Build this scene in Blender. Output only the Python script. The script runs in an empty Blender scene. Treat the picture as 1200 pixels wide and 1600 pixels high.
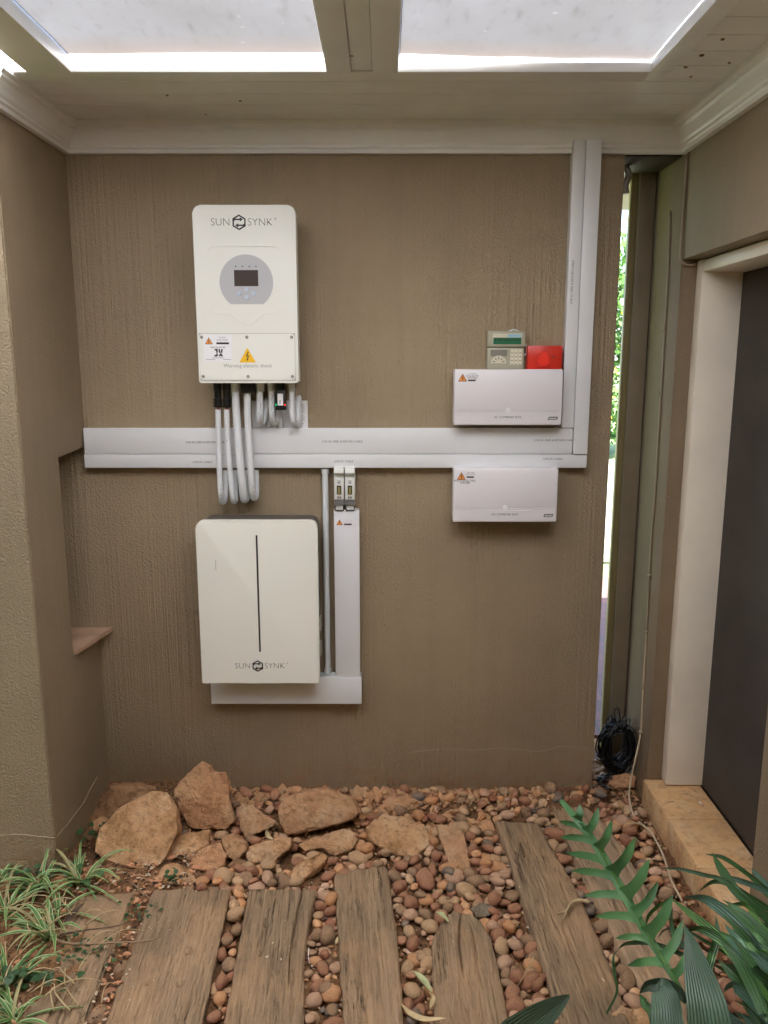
import bpy, bmesh, math, random
from mathutils import Vector, Matrix, noise
random.seed(7)
R = math.radians
S = bpy.context.scene
COL = S.collection
# ------------------------------------------------------------------ camera
F = 1240.0; PITCH = R(10.7); CAMLOC = Vector((0, -2.75, 1.60))
cd = bpy.data.cameras.new('camera'); cam = bpy.data.objects.new('camera', cd); COL.objects.link(cam)
cam.location = CAMLOC; cam.rotation_euler = (R(90) - PITCH, 0, 0)
cd.sensor_fit = 'VERTICAL'; cd.sensor_height = 36; cd.lens = F / 1600 * 36
cd.clip_start = 0.05; cd.clip_end = 500
S.camera = cam
S.render.resolution_x = 768; S.render.resolution_y = 1024
# ------------------------------------------------------------------ light
SUN_EL, SUN_AZ = R(62), R(-152)          # azimuth measured from +Y towards +X
w = bpy.data.worlds.new('World'); S.world = w; w.use_nodes = True
wn = w.node_tree.nodes; bg = wn['Background']
sky = wn.new('ShaderNodeTexSky'); sky.sky_type = 'NISHITA'; sky.sun_disc = False
sky.sun_elevation = SUN_EL; sky.sun_rotation = SUN_AZ; sky.dust_density = 2.0
w.node_tree.links.new(sky.outputs[0], bg.inputs[0]); bg.inputs[1].default_value = 0.15
sl = bpy.data.lights.new('sun', 'SUN'); sl.energy = 5.0; sl.angle = R(0.5); sl.color = (1, .955, .88)
sun = bpy.data.objects.new('sun', sl); COL.objects.link(sun)
sd = Vector((math.sin(SUN_AZ) * math.cos(SUN_EL), math.cos(SUN_AZ) * math.cos(SUN_EL), math.sin(SUN_EL)))
sun.rotation_euler = sd.to_track_quat('Z', 'Y').to_euler()
S.view_settings.view_transform = 'Standard'; S.view_settings.look = 'None'
S.view_settings.exposure = 2.85; S.view_settings.gamma = 1
S.cycles.max_bounces = 10; S.cycles.diffuse_bounces = 6; S.cycles.transmission_bounces = 6
S.cycles.transparent_max_bounces = 8
S.cycles.use_denoising = True; S.cycles.sample_clamp_indirect = 4.0
S.cycles.caustics_reflective = False; S.cycles.caustics_refractive = False
# ------------------------------------------------------------------ survey helpers: photo pixel -> point of the room
FWD = Vector((0, math.cos(PITCH), -math.sin(PITCH))); UP = Vector((0, math.sin(PITCH), math.cos(PITCH)))
def ray(u, v): return Vector(((u - 600) / F, 0, 0)) + UP * ((800 - v) / F) + FWD
def atY(u, v, Y): d = ray(u, v); return CAMLOC + d * ((Y - CAMLOC.y) / d.y)
def atX(u, v, X): d = ray(u, v); return CAMLOC + d * ((X - CAMLOC.x) / d.x)
def atZ(u, v, Z=0.0): d = ray(u, v); return CAMLOC + d * ((Z - CAMLOC.z) / d.z)
def atT(u, v, t): return CAMLOC + ray(u, v) * t
# ------------------------------------------------------------------ materials
def new_mat(name):
    m = bpy.data.materials.new(name); m.use_nodes = True
    nt = m.node_tree; b = nt.nodes['Principled BSDF']
    return m, nt, b
def N(nt, t, **k):
    n = nt.nodes.new(t)
    for a, v in k.items():
        if a in n.inputs: n.inputs[a].default_value = v
        else: setattr(n, a, v)
    return n
def L(nt, a, b): nt.links.new(a, b)
def coords(nt, scale=(1, 1, 1), kind='Object', rnd=False):
    tc = N(nt, 'ShaderNodeTexCoord'); mp = N(nt, 'ShaderNodeMapping'); mp.inputs['Scale'].default_value = scale
    L(nt, tc.outputs[kind], mp.inputs['Vector'])
    if rnd:
        oi = N(nt, 'ShaderNodeObjectInfo'); mu = N(nt, 'ShaderNodeMath', operation='MULTIPLY'); mu.inputs[1].default_value = 37.0
        L(nt, oi.outputs['Random'], mu.inputs[0]); L(nt, mu.outputs[0], mp.inputs['Location'])
    return mp.outputs[0]
def noi(nt, vec, scale, detail=3, rough=.55):
    n = N(nt, 'ShaderNodeTexNoise'); n.inputs['Scale'].default_value = scale
    n.inputs['Detail'].default_value = detail; n.inputs['Roughness'].default_value = rough
    L(nt, vec, n.inputs['Vector']); return n.outputs['Fac']
def ramp(nt, fac, stops):
    r = N(nt, 'ShaderNodeValToRGB'); e = r.color_ramp.elements
    while len(e) < len(stops): e.new(.5)
    for i, (p, c) in enumerate(stops):
        e[i].position = p; e[i].color = (*c, 1) if len(c) == 3 else c
    L(nt, fac, r.inputs[0]); return r.outputs[0]
def mixc(nt, fac, a, b, mode='MIX'):
    m = N(nt, 'ShaderNodeMix', data_type='RGBA', blend_type=mode)
    if isinstance(fac, float): m.inputs[0].default_value = fac
    else: L(nt, fac, m.inputs[0])
    for s, x in ((6, a), (7, b)):
        if isinstance(x, tuple): m.inputs[s].default_value = (*x, 1)
        else: L(nt, x, m.inputs[s])
    return m.outputs[2]
def math_(nt, op, a, b):
    m = N(nt, 'ShaderNodeMath', operation=op)
    for i, x in enumerate((a, b)):
        if isinstance(x, (int, float)): m.inputs[i].default_value = x
        else: L(nt, x, m.inputs[i])
    return m.outputs[0]
def bump(nt, b, h, strength, dist, prev=None):
    n = N(nt, 'ShaderNodeBump'); n.inputs['Strength'].default_value = strength; n.inputs['Distance'].default_value = dist
    L(nt, h, n.inputs['Height'])
    if prev: L(nt, prev, n.inputs['Normal'])
    L(nt, n.outputs[0], b.inputs['Normal']); return n.outputs[0]
def grey(c, k): return tuple(x * k for x in c)
def pm(name, c, rough=.5, var=.12, vs=6, bmp=0, bs=80, metal=0, spec=.5):
    m, nt, b = new_mat(name)
    v = coords(nt); f = noi(nt, v, vs, 4)
    col = ramp(nt, f, [(.3, grey(c, 1 - var)), (.7, tuple(min(1, x * (1 + var)) for x in c))])
    L(nt, col, b.inputs['Base Color']); b.inputs['Roughness'].default_value = rough; b.inputs['Metallic'].default_value = metal
    b.inputs['Specular IOR Level'].default_value = spec
    if bmp: bump(nt, b, noi(nt, v, bs, 3), .6, bmp)
    return m
def wall_mat(name, c, streak=1.0, pit=1.0, rough=.6):
    m, nt, b = new_mat(name)
    v = coords(nt)
    big = noi(nt, v, 1.3, 4); st = noi(nt, coords(nt, (85, 85, 2.2)), 1, 4, .6); st2 = noi(nt, coords(nt, (30, 30, 1.2)), 1, 3)
    fine = noi(nt, v, 210, 4, .6); lump = noi(nt, v, 60, 3, .7)
    mask = ramp(nt, noi(nt, coords(nt, (1.6, 1.6, .9)), 1.6, 2), [(.38, (.12,) * 3), (.62, (1,) * 3)])
    base = ramp(nt, big, [(.3, grey(c, .80)), (.7, grey(c, 1.10))])
    base = mixc(nt, math_(nt, 'MULTIPLY', ramp(nt, st2, [(.45, (0,) * 3), (.75, (1,) * 3)]), .22), base, grey(c, .72))
    # orange dust thrown up by rain along the foot of the wall, pale specks above it
    sep = N(nt, 'ShaderNodeSeparateXYZ'); gp = N(nt, 'ShaderNodeNewGeometry'); L(nt, gp.outputs['Position'], sep.inputs[0])
    foot = N(nt, 'ShaderNodeMapRange'); foot.inputs['From Min'].default_value = .0; foot.inputs['From Max'].default_value = .16
    foot.inputs['To Min'].default_value = 1; foot.inputs['To Max'].default_value = 0
    L(nt, sep.outputs[2], foot.inputs['Value'])
    ft = math_(nt, 'MULTIPLY', foot.outputs[0], ramp(nt, noi(nt, v, 22, 5, .7), [(.42, (0,) * 3), (.62, (1,) * 3)]))
    base = mixc(nt, ft, base, (.36, .20, .10))
    vo = N(nt, 'ShaderNodeTexVoronoi'); vo.inputs['Scale'].default_value = 26; L(nt, v, vo.inputs['Vector'])
    sp = math_(nt, 'MULTIPLY', math_(nt, 'LESS_THAN', vo.outputs['Distance'], .055), math_(nt, 'GREATER_THAN', noi(nt, v, 3.1, 2), .60))
    base = mixc(nt, math_(nt, 'MULTIPLY', sp, .55), base, (.6, .52, .42))
    L(nt, base, b.inputs['Base Color']); b.inputs['Roughness'].default_value = rough; b.inputs['Specular IOR Level'].default_value = .35
    rk = math_(nt, 'ADD', noi(nt, coords(nt, (75, 75, .9)), 1, 2, .5), math_(nt, 'MULTIPLY', noi(nt, coords(nt, (190, 190, 5)), 1, 2, .5), .4))
    h = math_(nt, 'MULTIPLY', math_(nt, 'MULTIPLY', rk, mask), 1.1 * streak)
    h = math_(nt, 'ADD', h, math_(nt, 'MULTIPLY', fine, .55 * pit))
    h = math_(nt, 'ADD', h, math_(nt, 'MULTIPLY', noi(nt, v, 120, 2, .5), .55 * pit))
    vo2 = N(nt, 'ShaderNodeTexVoronoi'); vo2.inputs['Scale'].default_value = 17; L(nt, v, vo2.inputs['Vector'])
    h = math_(nt, 'ADD', h, math_(nt, 'MULTIPLY', ramp(nt, vo2.outputs['Distance'], [(.02, (1,) * 3), (.07, (0,) * 3)]), .5))
    bump(nt, b, h, 1.0, .0062)
    return m
WALLC = (.36, .276, .176)
M = {}
M['wall'] = wall_mat('raked_plaster', WALLC)
M['pier'] = wall_mat('rough_plaster', (.335, .260, .166), .35, 1.6)
M['wall_smooth'] = wall_mat('smooth_plaster', (.305, .233, .150), .4, .8)
M['dark_timber'] = pm('shade_dark_timber', (.05, .036, .024), .7, .2, 9, .002, 60)  # soffit colour darkened to stand in for shade at the gap head
M['shaded_wall'] = wall_mat('shade_darkened_plaster', (.24, .172, .105), .3, .6)  # wall plaster in a darker tone, standing in for shade on the column
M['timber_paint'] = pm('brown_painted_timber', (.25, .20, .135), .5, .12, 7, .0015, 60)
M['olive'] = pm('olive_lit_timber', (.27, .22, .10), .5, .1, 7, .0015, 60)
M['white_paint'] = pm('ceiling_white_paint', (.76, .765, .765), .45, .07, 5, .0012, 40)
M['cornice_paint'] = pm('cornice_white_paint', (.79, .79, .78), .42, .06, 5, .0012, 40)
M['frame_paint'] = pm('cream_frame_paint', (.80, .72, .60), .4, .06, 5, .002, 25)
M['door_paint'] = pm('charcoal_door_paint', (.056, .047, .040), .6, .22, 4, .0012, 90, spec=.25)
M['enamel'] = pm('white_enamel', (.80, .80, .74), .45, .015, 3, 0)
M['enamel2'] = pm('cream_enamel', (.77, .75, .67), .45, .015, 3, 0)
M['pvc'] = pm('white_pvc_trunking', (.75, .755, .765), .38, .02, 3, .0003, 20)
M['pvc_pipe'] = pm('white_pvc_pipe', (.68, .71, .72), .35, .02, 3)
M['abs'] = pm('white_abs', (.76, .73, .75), .33, .012, 3)
M['steel_dark'] = pm('dark_grey_steel', (.10, .09, .08), .45, .1, 8)
M['side_grey'] = pm('light_grey_steel', (.45, .45, .42), .45, .05, 8)
M['panel_grey'] = pm('display_surround_grey', (.48, .48, .50), .4, .02, 4)
M['screen'] = pm('dark_display_glass', (.075, .058, .055), .15, .03, 4)
M['button'] = pm('pale_blue_button', (.52, .60, .70), .25, .05, 60)
M['black'] = pm('black_plastic', (.012, .012, .012), .4, .1, 20)
M['ink'] = pm('black_ink', (.02, .018, .018), .5, .05, 20)
M['ink_grey'] = pm('grey_ink', (.14, .14, .14), .5, .05, 20)
M['red_wire'] = pm('red_wire', (.35, .04, .02), .4, .05, 20)
M['orange_cap'] = pm('orange_plug', (.55, .12, .02), .4, .05, 20)
M['screw'] = pm('screw_steel', (.35, .34, .31), .35, .1, 200, metal=.7)
M['sticker'] = pm('white_sticker', (.84, .84, .86), .45, .01, 5)
M['warn_orange'] = pm('orange_warning_print', (.85, .30, .05), .5, .03, 30)
M['warn_yellow'] = pm('yellow_warning_print', (.88, .52, .02), .45, .03, 30)
M['beige'] = pm('beige_keypad_plastic', (.42, .40, .29), .45, .03, 10)
M['beige_light'] = pm('pale_keypad_plastic', (.66, .62, .47), .45, .03, 10)
M['key'] = pm('cream_key_plastic', (.80, .76, .60), .4, .03, 10)
M['lcd'] = pm('green_lcd', (.03, .16, .08), .2, .1, 30)
M['lcd_blue'] = pm('blue_print', (.30, .50, .62), .4, .05, 30)
M['lcd_grey'] = pm('grey_window', (.24, .23, .19), .3, .05, 30)
M['red'] = pm('red_plastic', (.62, .028, .012), .35, .06, 10)
M['red_bright'] = pm('bright_red_plastic', (.85, .035, .02), .3, .04, 10)
M['fuse'] = pm('pale_fuse_plastic', (.68, .68, .64), .4, .03, 20)
M['fuse_grey'] = pm('grey_fuse_plastic', (.16, .155, .145), .45, .1, 20)
M['fuse_window'] = pm('amber_window', (.25, .21, .08), .25, .1, 60)
M['tile'] = pm('terracotta_tile', (.42, .27, .18), .75, .25, 9, .002, 90)
M['cable_black'] = pm('black_cable_sheath', (.010, .010, .011), .3, .1, 20)
M['cable_cream'] = pm('cream_cable_sheath', (.52, .40, .26), .5, .12, 12)
M['cable_brown'] = pm('painted_cable', (.30, .24, .165), .5, .1, 12)
M['galv'] = pm('galvanised_metal', (.42, .40, .36), .4, .15, 15, metal=.4)
M['bark'] = pm('bark', (.12, .08, .05), .85, .3, 14, .01, 40)
M['dry_leaf'] = pm('dry_leaf', (.50, .38, .20), .7, .25, 30, .001, 60)
M['dry_leaf_green'] = pm('pale_green_fallen_leaf', (.42, .44, .22), .6, .2, 30, .001, 60)
M['twig'] = pm('dry_twig', (.26, .17, .095), .8, .3, 30, .001, 90)
M['crack'] = pm('crack_filler', (.44, .36, .26), .8, .2, 40)

def corrugated():
    m, nt, b = new_mat('white_corrugated_conduit')
    b.inputs['Base Color'].default_value = (.74, .76, .78, 1); b.inputs['Roughness'].default_value = .35
    tc = N(nt, 'ShaderNodeTexCoord'); wv = N(nt, 'ShaderNodeTexWave', wave_type='BANDS', bands_direction='Y')
    wv.inputs['Scale'].default_value = 80; wv.inputs['Distortion'].default_value = 0
    L(nt, tc.outputs['UV'], wv.inputs['Vector'])
    bump(nt, b, wv.outputs['Fac'], .5, .0012)
    return m
M['conduit'] = corrugated()

def wood_mat(name, dark, light, dust, dustamt):
    m, nt, b = new_mat(name)
    g1 = noi(nt, coords(nt, (70, 1.6, 30), rnd=True), 1, 6, .65); g2 = noi(nt, coords(nt, (230, 5, 60), rnd=True), 1, 4, .6)
    gm = math_(nt, 'ADD', math_(nt, 'MULTIPLY', g1, .6), math_(nt, 'MULTIPLY', g2, .4))
    c = ramp(nt, gm, [(.22, dark), (.5, tuple((a + d) / 2 for a, d in zip(dark, light))), (.8, light)])
    blot = noi(nt, coords(nt, (4, 2, 4), rnd=True), 1, 5, .6)
    c = mixc(nt, ramp(nt, blot, [(.50, (0,) * 3), (.68, (.55,) * 3)]), c, grey(dark, .8))
    ck = noi(nt, coords(nt, (26, .75, 10), rnd=True), 1, 5, .75)
    crack = ramp(nt, math_(nt, 'ABSOLUTE', math_(nt, 'SUBTRACT', ck, .5), 0), [(.0, (1,) * 3), (.0075, (0,) * 3)])
    gate = ramp(nt, noi(nt, coords(nt, (5, 1.3, 3), rnd=True), 1.6, 2), [(.52, (0,) * 3), (.6, (1,) * 3)])
    crack = math_(nt, 'MULTIPLY', crack, gate)
    fibre = ramp(nt, math_(nt, 'ABSOLUTE', math_(nt, 'SUBTRACT', g2, .5), 0), [(0, (1,) * 3), (.02, (0,) * 3)])
    c = mixc(nt, math_(nt, 'MULTIPLY', fibre, .20), c, grey(dark, .5))
    du = noi(nt, coords(nt, (6, 3, 6), rnd=True), 1, 6, .7)
    c = mixc(nt, math_(nt, 'MULTIPLY', ramp(nt, du, [(.46, (0,) * 3), (.64, (1,) * 3)]), dustamt), c, dust)
    vo = N(nt, 'ShaderNodeTexVoronoi'); vo.inputs['Scale'].default_value = 34; L(nt, coords(nt, (1, 1, 1), rnd=True), vo.inputs['Vector'])
    sp = math_(nt, 'MULTIPLY', math_(nt, 'LESS_THAN', vo.outputs['Distance'], .07), math_(nt, 'GREATER_THAN', noi(nt, coords(nt, (1, 1, 1), rnd=True), 9, 2), .56))
    c = mixc(nt, math_(nt, 'MULTIPLY', sp, .6), c, (.5, .42, .3))
    c = mixc(nt, crack, c, (.012, .009, .006))
    L(nt, c, b.inputs['Base Color']); b.inputs['Roughness'].default_value = .8; b.inputs['Specular IOR Level'].default_value = .25
    h = math_(nt, 'ADD', math_(nt, 'MULTIPLY', gm, 1.0), math_(nt, 'MULTIPLY', noi(nt, coords(nt, (1, 1, 1)), 180, 3), .25))
    h = math_(nt, 'SUBTRACT', h, math_(nt, 'MULTIPLY', crack, 1.2)); h = math_(nt, 'SUBTRACT', h, math_(nt, 'MULTIPLY', fibre, .25))
    bump(nt, b, h, .9, .006)
    return m
M['wood'] = wood_mat('weathered_sleeper', (.17, .108, .062), (.43, .30, .18), (.50, .31, .165), .6)
M['wood_dusty'] = wood_mat('dusty_sleeper', (.26, .17, .10), (.48, .34, .21), (.58, .36, .20), .8)

def stone_mat(name, c1, c2, c3, bs=28, bd=.008, dustc=None, rough=.85, gate=.5):
    m, nt, b = new_mat(name)
    v = coords(nt, rnd=True)
    c = ramp(nt, noi(nt, v, 9, 6, .65), [(.32, c1), (.5, c2), (.68, c3)])
    c = mixc(nt, math_(nt, 'MULTIPLY', ramp(nt, noi(nt, v, 45, 4, .7), [(.5, (0,) * 3), (.66, (1,) * 3)]), .6), c, grey(c1, .55))
    c = mixc(nt, math_(nt, 'MULTIPLY', ramp(nt, noi(nt, v, 5, 4, .6), [(.52, (0,) * 3), (.64, (1,) * 3)]), .35), c, (c2[0] * .78, c2[1] * .72, c2[2] * .68))
    gn = N(nt, 'ShaderNodeNewGeometry'); sp = N(nt, 'ShaderNodeSeparateXYZ'); L(nt, gn.outputs['Normal'], sp.inputs[0])
    if dustc:
        d = math_(nt, 'MULTIPLY', ramp(nt, sp.outputs[2], [(.3, (0,) * 3), (.9, (1,) * 3)]), ramp(nt, noi(nt, v, 14, 5), [(.38, (0,) * 3), (.68, (.62,) * 3)]))
        c = mixc(nt, d, c, dustc)
    L(nt, c, b.inputs['Base Color']); b.inputs['Roughness'].default_value = rough; b.inputs['Specular IOR Level'].default_value = .25
    h = math_(nt, 'ADD', noi(nt, v, bs, 8, .75), math_(nt, 'MULTIPLY', noi(nt, v, 160, 3), .3))
    bump(nt, b, h, 1.0, bd)
    return m
M['rock_tan'] = stone_mat('tan_sandstone', (.38, .20, .08), (.62, .36, .185), (.68, .46, .27), 22, .016)
M['rock_orange'] = stone_mat('orange_sandstone', (.48, .23, .11), (.64, .35, .18), (.64, .40, .21), 26, .016)
M['rock_pink'] = stone_mat('pinkish_sandstone', (.44, .23, .11), (.60, .35, .18), (.66, .45, .27), 30, .016, (.60, .30, .17))
M['rock_brown'] = stone_mat('brown_sandstone', (.28, .15, .075), (.40, .22, .11), (.48, .29, .16), 26, .016)
M['rock_coral'] = stone_mat('pitted_stone', (.22, .16, .10), (.38, .30, .2), (.46, .38, .27), 90, .02)
PEB = {'reddish brown': ((.20, .075, .04), (.33, .135, .075), (.42, .20, .12)),
       'tan': ((.38, .22, .11), (.52, .33, .18), (.60, .42, .25)),
       'orange': ((.46, .19, .07), (.60, .29, .13), (.64, .39, .21)),
       'dark grey': ((.09, .075, .065), (.15, .125, .105), (.22, .18, .15)),
       'brown': ((.18, .10, .055), (.29, .175, .10), (.38, .25, .15)),
       'pinkish': ((.44, .24, .15), (.56, .34, .22), (.62, .43, .30))}
for k, c in PEB.items():
    M['peb_' + k] = stone_mat('pebble_' + k.replace(' ', '_'), *c, bs=30, bd=.0022, rough=.68, dustc=(.56, .35, .19))

def soil_mat():
    m, nt, b = new_mat('red_soil')
    v = coords(nt)
    c = ramp(nt, noi(nt, v, 7, 7, .7), [(.3, (.10, .05, .026)), (.5, (.27, .138, .065)), (.7, (.46, .25, .125))])
    c = mixc(nt, ramp(nt, noi(nt, v, 70, 4, .7), [(.5, (0,) * 3), (.66, (.8,) * 3)]), c, (.05, .03, .02))
    vo = N(nt, 'ShaderNodeTexVoronoi'); vo.inputs['Scale'].default_value = 60; L(nt, v, vo.inputs['Vector'])
    sp = math_(nt, 'MULTIPLY', math_(nt, 'LESS_THAN', vo.outputs['Distance'], .16), math_(nt, 'GREATER_THAN', noi(nt, v, 25, 2), .55))
    c = mixc(nt, sp, c, (.55, .42, .30))
    L(nt, c, b.inputs['Base Color']); b.inputs['Roughness'].default_value = .95; b.inputs['Specular IOR Level'].default_value = .15
    bump(nt, b, math_(nt, 'ADD', noi(nt, v, 60, 6, .75), math_(nt, 'MULTIPLY', noi(nt, v, 220, 3), .4)), 1, .012)
    return m
M['soil'] = soil_mat()
def grass_ground():
    m, nt, b = new_mat('lawn_turf'); v = coords(nt)
    L(nt, ramp(nt, noi(nt, v, 12, 6, .7), [(.3, (.10, .17, .05)), (.7, (.28, .38, .14))]), b.inputs['Base Color'])
    b.inputs['Roughness'].default_value = .9; bump(nt, b, noi(nt, v, 60, 5, .7), 1, .03); return m
M['lawn'] = grass_ground()
M['concrete'] = pm('pale_concrete', (.24, .245, .20), .85, .12, 2, .004, 60)
def brick_mat():
    m, nt, b = new_mat('purple_brick_paving'); v = coords(nt)
    br = N(nt, 'ShaderNodeTexBrick'); L(nt, v, br.inputs['Vector']); br.inputs['Scale'].default_value = 1
    br.inputs['Color1'].default_value = (.20, .085, .065, 1); br.inputs['Color2'].default_value = (.14, .068, .058, 1)
    br.inputs['Mortar'].default_value = (.08, .065, .06, 1); br.inputs['Mortar Size'].default_value = .006
    br.inputs['Brick Width'].default_value = .22; br.inputs['Row Height'].default_value = .105
    c = mixc(nt, math_(nt, 'MULTIPLY', noi(nt, v, 30, 5, .7), .45), br.outputs['Color'], (.14, .105, .095))
    L(nt, c, b.inputs['Base Color']); b.inputs['Roughness'].default_value = .85
    bump(nt, b, math_(nt, 'ADD', math_(nt, 'MULTIPLY', br.outputs['Fac'], -1), noi(nt, v, 70, 4)), .7, .006); return m
M['brick'] = brick_mat()
def sheet_mat(nm, k, sky_band=False):
    m, nt, b = new_mat(nm); nt.nodes.remove(b)
    out = nt.nodes['Material Output']; v = coords(nt)
    streak = noi(nt, coords(nt, (38, 12, 1)), 1, 4, .7)
    dirt = ramp(nt, noi(nt, v, 2.6, 5, .6), [(.3, grey((.44, .43, .42), k)), (.7, grey((.56, .56, .58), k))])
    fl = ramp(nt, streak, [(.54, (0,) * 3), (.74, (.45,) * 3)])
    c = mixc(nt, fl, dirt, grey((.22, .20, .17), k))
    vo = N(nt, 'ShaderNodeTexVoronoi'); vo.inputs['Scale'].default_value = 16; L(nt, v, vo.inputs['Vector'])
    sp = math_(nt, 'MULTIPLY', math_(nt, 'LESS_THAN', vo.outputs['Distance'], .09), math_(nt, 'GREATER_THAN', noi(nt, v, 5, 2), .55))
    c = mixc(nt, math_(nt, 'MULTIPLY', sp, .5), c, grey((.85, .85, .85), k))
    if sky_band:      # bowed bright band at the edge: slit of sky put into the colour
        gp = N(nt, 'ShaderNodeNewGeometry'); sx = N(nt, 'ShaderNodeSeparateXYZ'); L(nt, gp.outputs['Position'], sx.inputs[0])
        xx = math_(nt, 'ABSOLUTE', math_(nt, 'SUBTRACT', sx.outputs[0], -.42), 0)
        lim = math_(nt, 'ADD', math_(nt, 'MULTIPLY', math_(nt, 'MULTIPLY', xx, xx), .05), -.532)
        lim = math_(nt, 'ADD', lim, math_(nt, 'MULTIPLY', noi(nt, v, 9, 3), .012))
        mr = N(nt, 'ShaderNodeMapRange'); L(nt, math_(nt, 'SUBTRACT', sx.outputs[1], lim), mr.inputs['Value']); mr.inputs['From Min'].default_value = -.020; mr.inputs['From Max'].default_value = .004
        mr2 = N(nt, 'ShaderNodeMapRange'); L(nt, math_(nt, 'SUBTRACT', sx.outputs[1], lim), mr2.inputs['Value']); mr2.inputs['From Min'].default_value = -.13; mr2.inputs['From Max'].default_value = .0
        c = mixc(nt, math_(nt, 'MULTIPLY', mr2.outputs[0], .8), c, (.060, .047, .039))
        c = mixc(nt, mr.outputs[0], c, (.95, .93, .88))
    tr = N(nt, 'ShaderNodeBsdfTranslucent'); L(nt, c, tr.inputs['Color'])
    df = N(nt, 'ShaderNodeBsdfDiffuse'); df.inputs['Color'].default_value = (.5, .5, .5, 1)
    mx = N(nt, 'ShaderNodeMixShader'); mx.inputs[0].default_value = .15
    L(nt, tr.outputs[0], mx.inputs[1]); L(nt, df.outputs[0], mx.inputs[2])
    gl = N(nt, 'ShaderNodeBsdfGlossy'); gl.inputs['Roughness'].default_value = .25
    mx2 = N(nt, 'ShaderNodeMixShader'); mx2.inputs[0].default_value = .06
    L(nt, mx.outputs[0], mx2.inputs[1]); L(nt, gl.outputs[0], mx2.inputs[2]); L(nt, mx2.outputs[0], out.inputs[0])
    return m
M['sheet'] = sheet_mat('dirty_polycarbonate', .105, True); M['sheet_bright'] = sheet_mat('frosted_polycarbonate', 1.7)
def leaf_mat(name, c1, c2, edge=None, rough=.45, trans=.3, ribs=0):
    m, nt, b = new_mat(name); out = nt.nodes['Material Output']; v = coords(nt)
    c = ramp(nt, noi(nt, v, 8, 4), [(.3, c1), (.7, c2)])
    tc = N(nt, 'ShaderNodeTexCoord'); sx = N(nt, 'ShaderNodeSeparateXYZ'); L(nt, tc.outputs['UV'], sx.inputs[0])
    if edge:
        a = math_(nt, 'ABSOLUTE', math_(nt, 'SUBTRACT', sx.outputs[0], .5), 0)
        a = math_(nt, 'ADD', a, math_(nt, 'MULTIPLY', math_(nt, 'SUBTRACT', noi(nt, v, 30, 2), .5), .15))
        c = mixc(nt, ramp(nt, a, [(.29, (0,) * 3), (.35, (1,) * 3)]), c, edge)
    if ribs:
        wv = math_(nt, 'SINE', math_(nt, 'MULTIPLY', sx.outputs[0], ribs), 0)
        bump(nt, b, wv, .5, .0015)
        c = mixc(nt, math_(nt, 'MULTIPLY', ramp(nt, wv, [(.6, (0,) * 3), (1, (1,) * 3)]), .3), c, grey(c2, 1.5))
    L(nt, c, b.inputs['Base Color']); b.inputs['Roughness'].default_value = rough
    tr = N(nt, 'ShaderNodeBsdfTranslucent'); L(nt, c, tr.inputs['Color'])
    mx = N(nt, 'ShaderNodeMixShader'); mx.inputs[0].default_value = trans
    L(nt, b.outputs[0], mx.inputs[1]); L(nt, tr.outputs[0], mx.inputs[2]); L(nt, mx.outputs[0], out.inputs[0]); return m
M['varieg'] = leaf_mat('variegated_blade', (.08, .20, .05), (.16, .32, .08), (.52, .60, .30))
M['varieg_old'] = leaf_mat('yellowed_blade', (.34, .30, .13), (.45, .40, .2), None)
M['ivy'] = leaf_mat('dark_small_leaf', (.03, .08, .03), (.07, .15, .05))
M['fern'] = leaf_mat('blue_green_fern', (.045, .135, .045), (.10, .24, .085), None, .5, .28, 0)
M['strap'] = leaf_mat('dark_strap_leaf', (.03, .085, .028), (.055, .14, .04), None, .36, .22, 26)
M['strap_bright'] = leaf_mat('bright_strap_leaf', (.06, .17, .03), (.11, .25, .05), None, .38, .3, 26)
M['strap_blue'] = leaf_mat('bluish_strap_leaf', (.05, .12, .075), (.08, .17, .11), None, .38, .2, 26)
M['broad'] = leaf_mat('ribbed_broad_leaf', (.05, .095, .06), (.075, .13, .08), None, .4, .12, 75)
M['hedge'] = leaf_mat('hedge_leaf', (.05, .13, .03), (.13, .26, .06), None, .45, .3)
M['flower'] = leaf_mat('yellow_flower', (.75, .45, .03), (.85, .55, .05), None, .5, .2)
# ------------------------------------------------------------------ mesh helpers
W = {}                                                # world location of every object made
def link(name, me, mats, parent=None, loc=None):
    """me holds world coordinates; the object's origin goes to loc (default: base centre) or to the parent's origin"""
    if parent is not None: base = W[parent.name]
    elif loc is not None: base = Vector(loc)
    else:
        xs = [v.co for v in me.vertices]
        mn = [min(c[i] for c in xs) for i in range(3)]; mx = [max(c[i] for c in xs) for i in range(3)]
        base = Vector(((mn[0] + mx[0]) / 2, (mn[1] + mx[1]) / 2, mn[2]))
    me.transform(Matrix.Translation(-base))
    for m in (mats if isinstance(mats, (list, tuple)) else [mats]): me.materials.append(M[m] if isinstance(m, str) else m)
    o = bpy.data.objects.new(name, me); COL.objects.link(o)
    if parent is not None: o.parent = parent
    else: o.location = base
    W[o.name] = base
    return o
def obj(name, bm, mat, parent=None, smooth=False, loc=None, angle=None):
    bmesh.ops.recalc_face_normals(bm, faces=bm.faces[:]) if not getattr(bm, 'keep', 0) else None
    me = bpy.data.meshes.new(name); bm.to_mesh(me); bm.free()
    if smooth:
        me.polygons.foreach_set('use_smooth', [True] * len(me.polygons))
        if angle: me.set_sharp_from_angle(angle=R(angle))
    return link(name, me, mat, parent, loc)
def thing(name, label, cat, loc, group=None):
    o = bpy.data.objects.new(name, None); COL.objects.link(o); o.location = loc; o.empty_display_size = .1
    W[o.name] = Vector(loc); return tag(o, label, cat, group)
def tag(o, label, cat, group=None, kind=None):
    o['label'] = label; o['category'] = cat
    if group: o['group'] = group
    if kind: o['kind'] = kind
    return o
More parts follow.
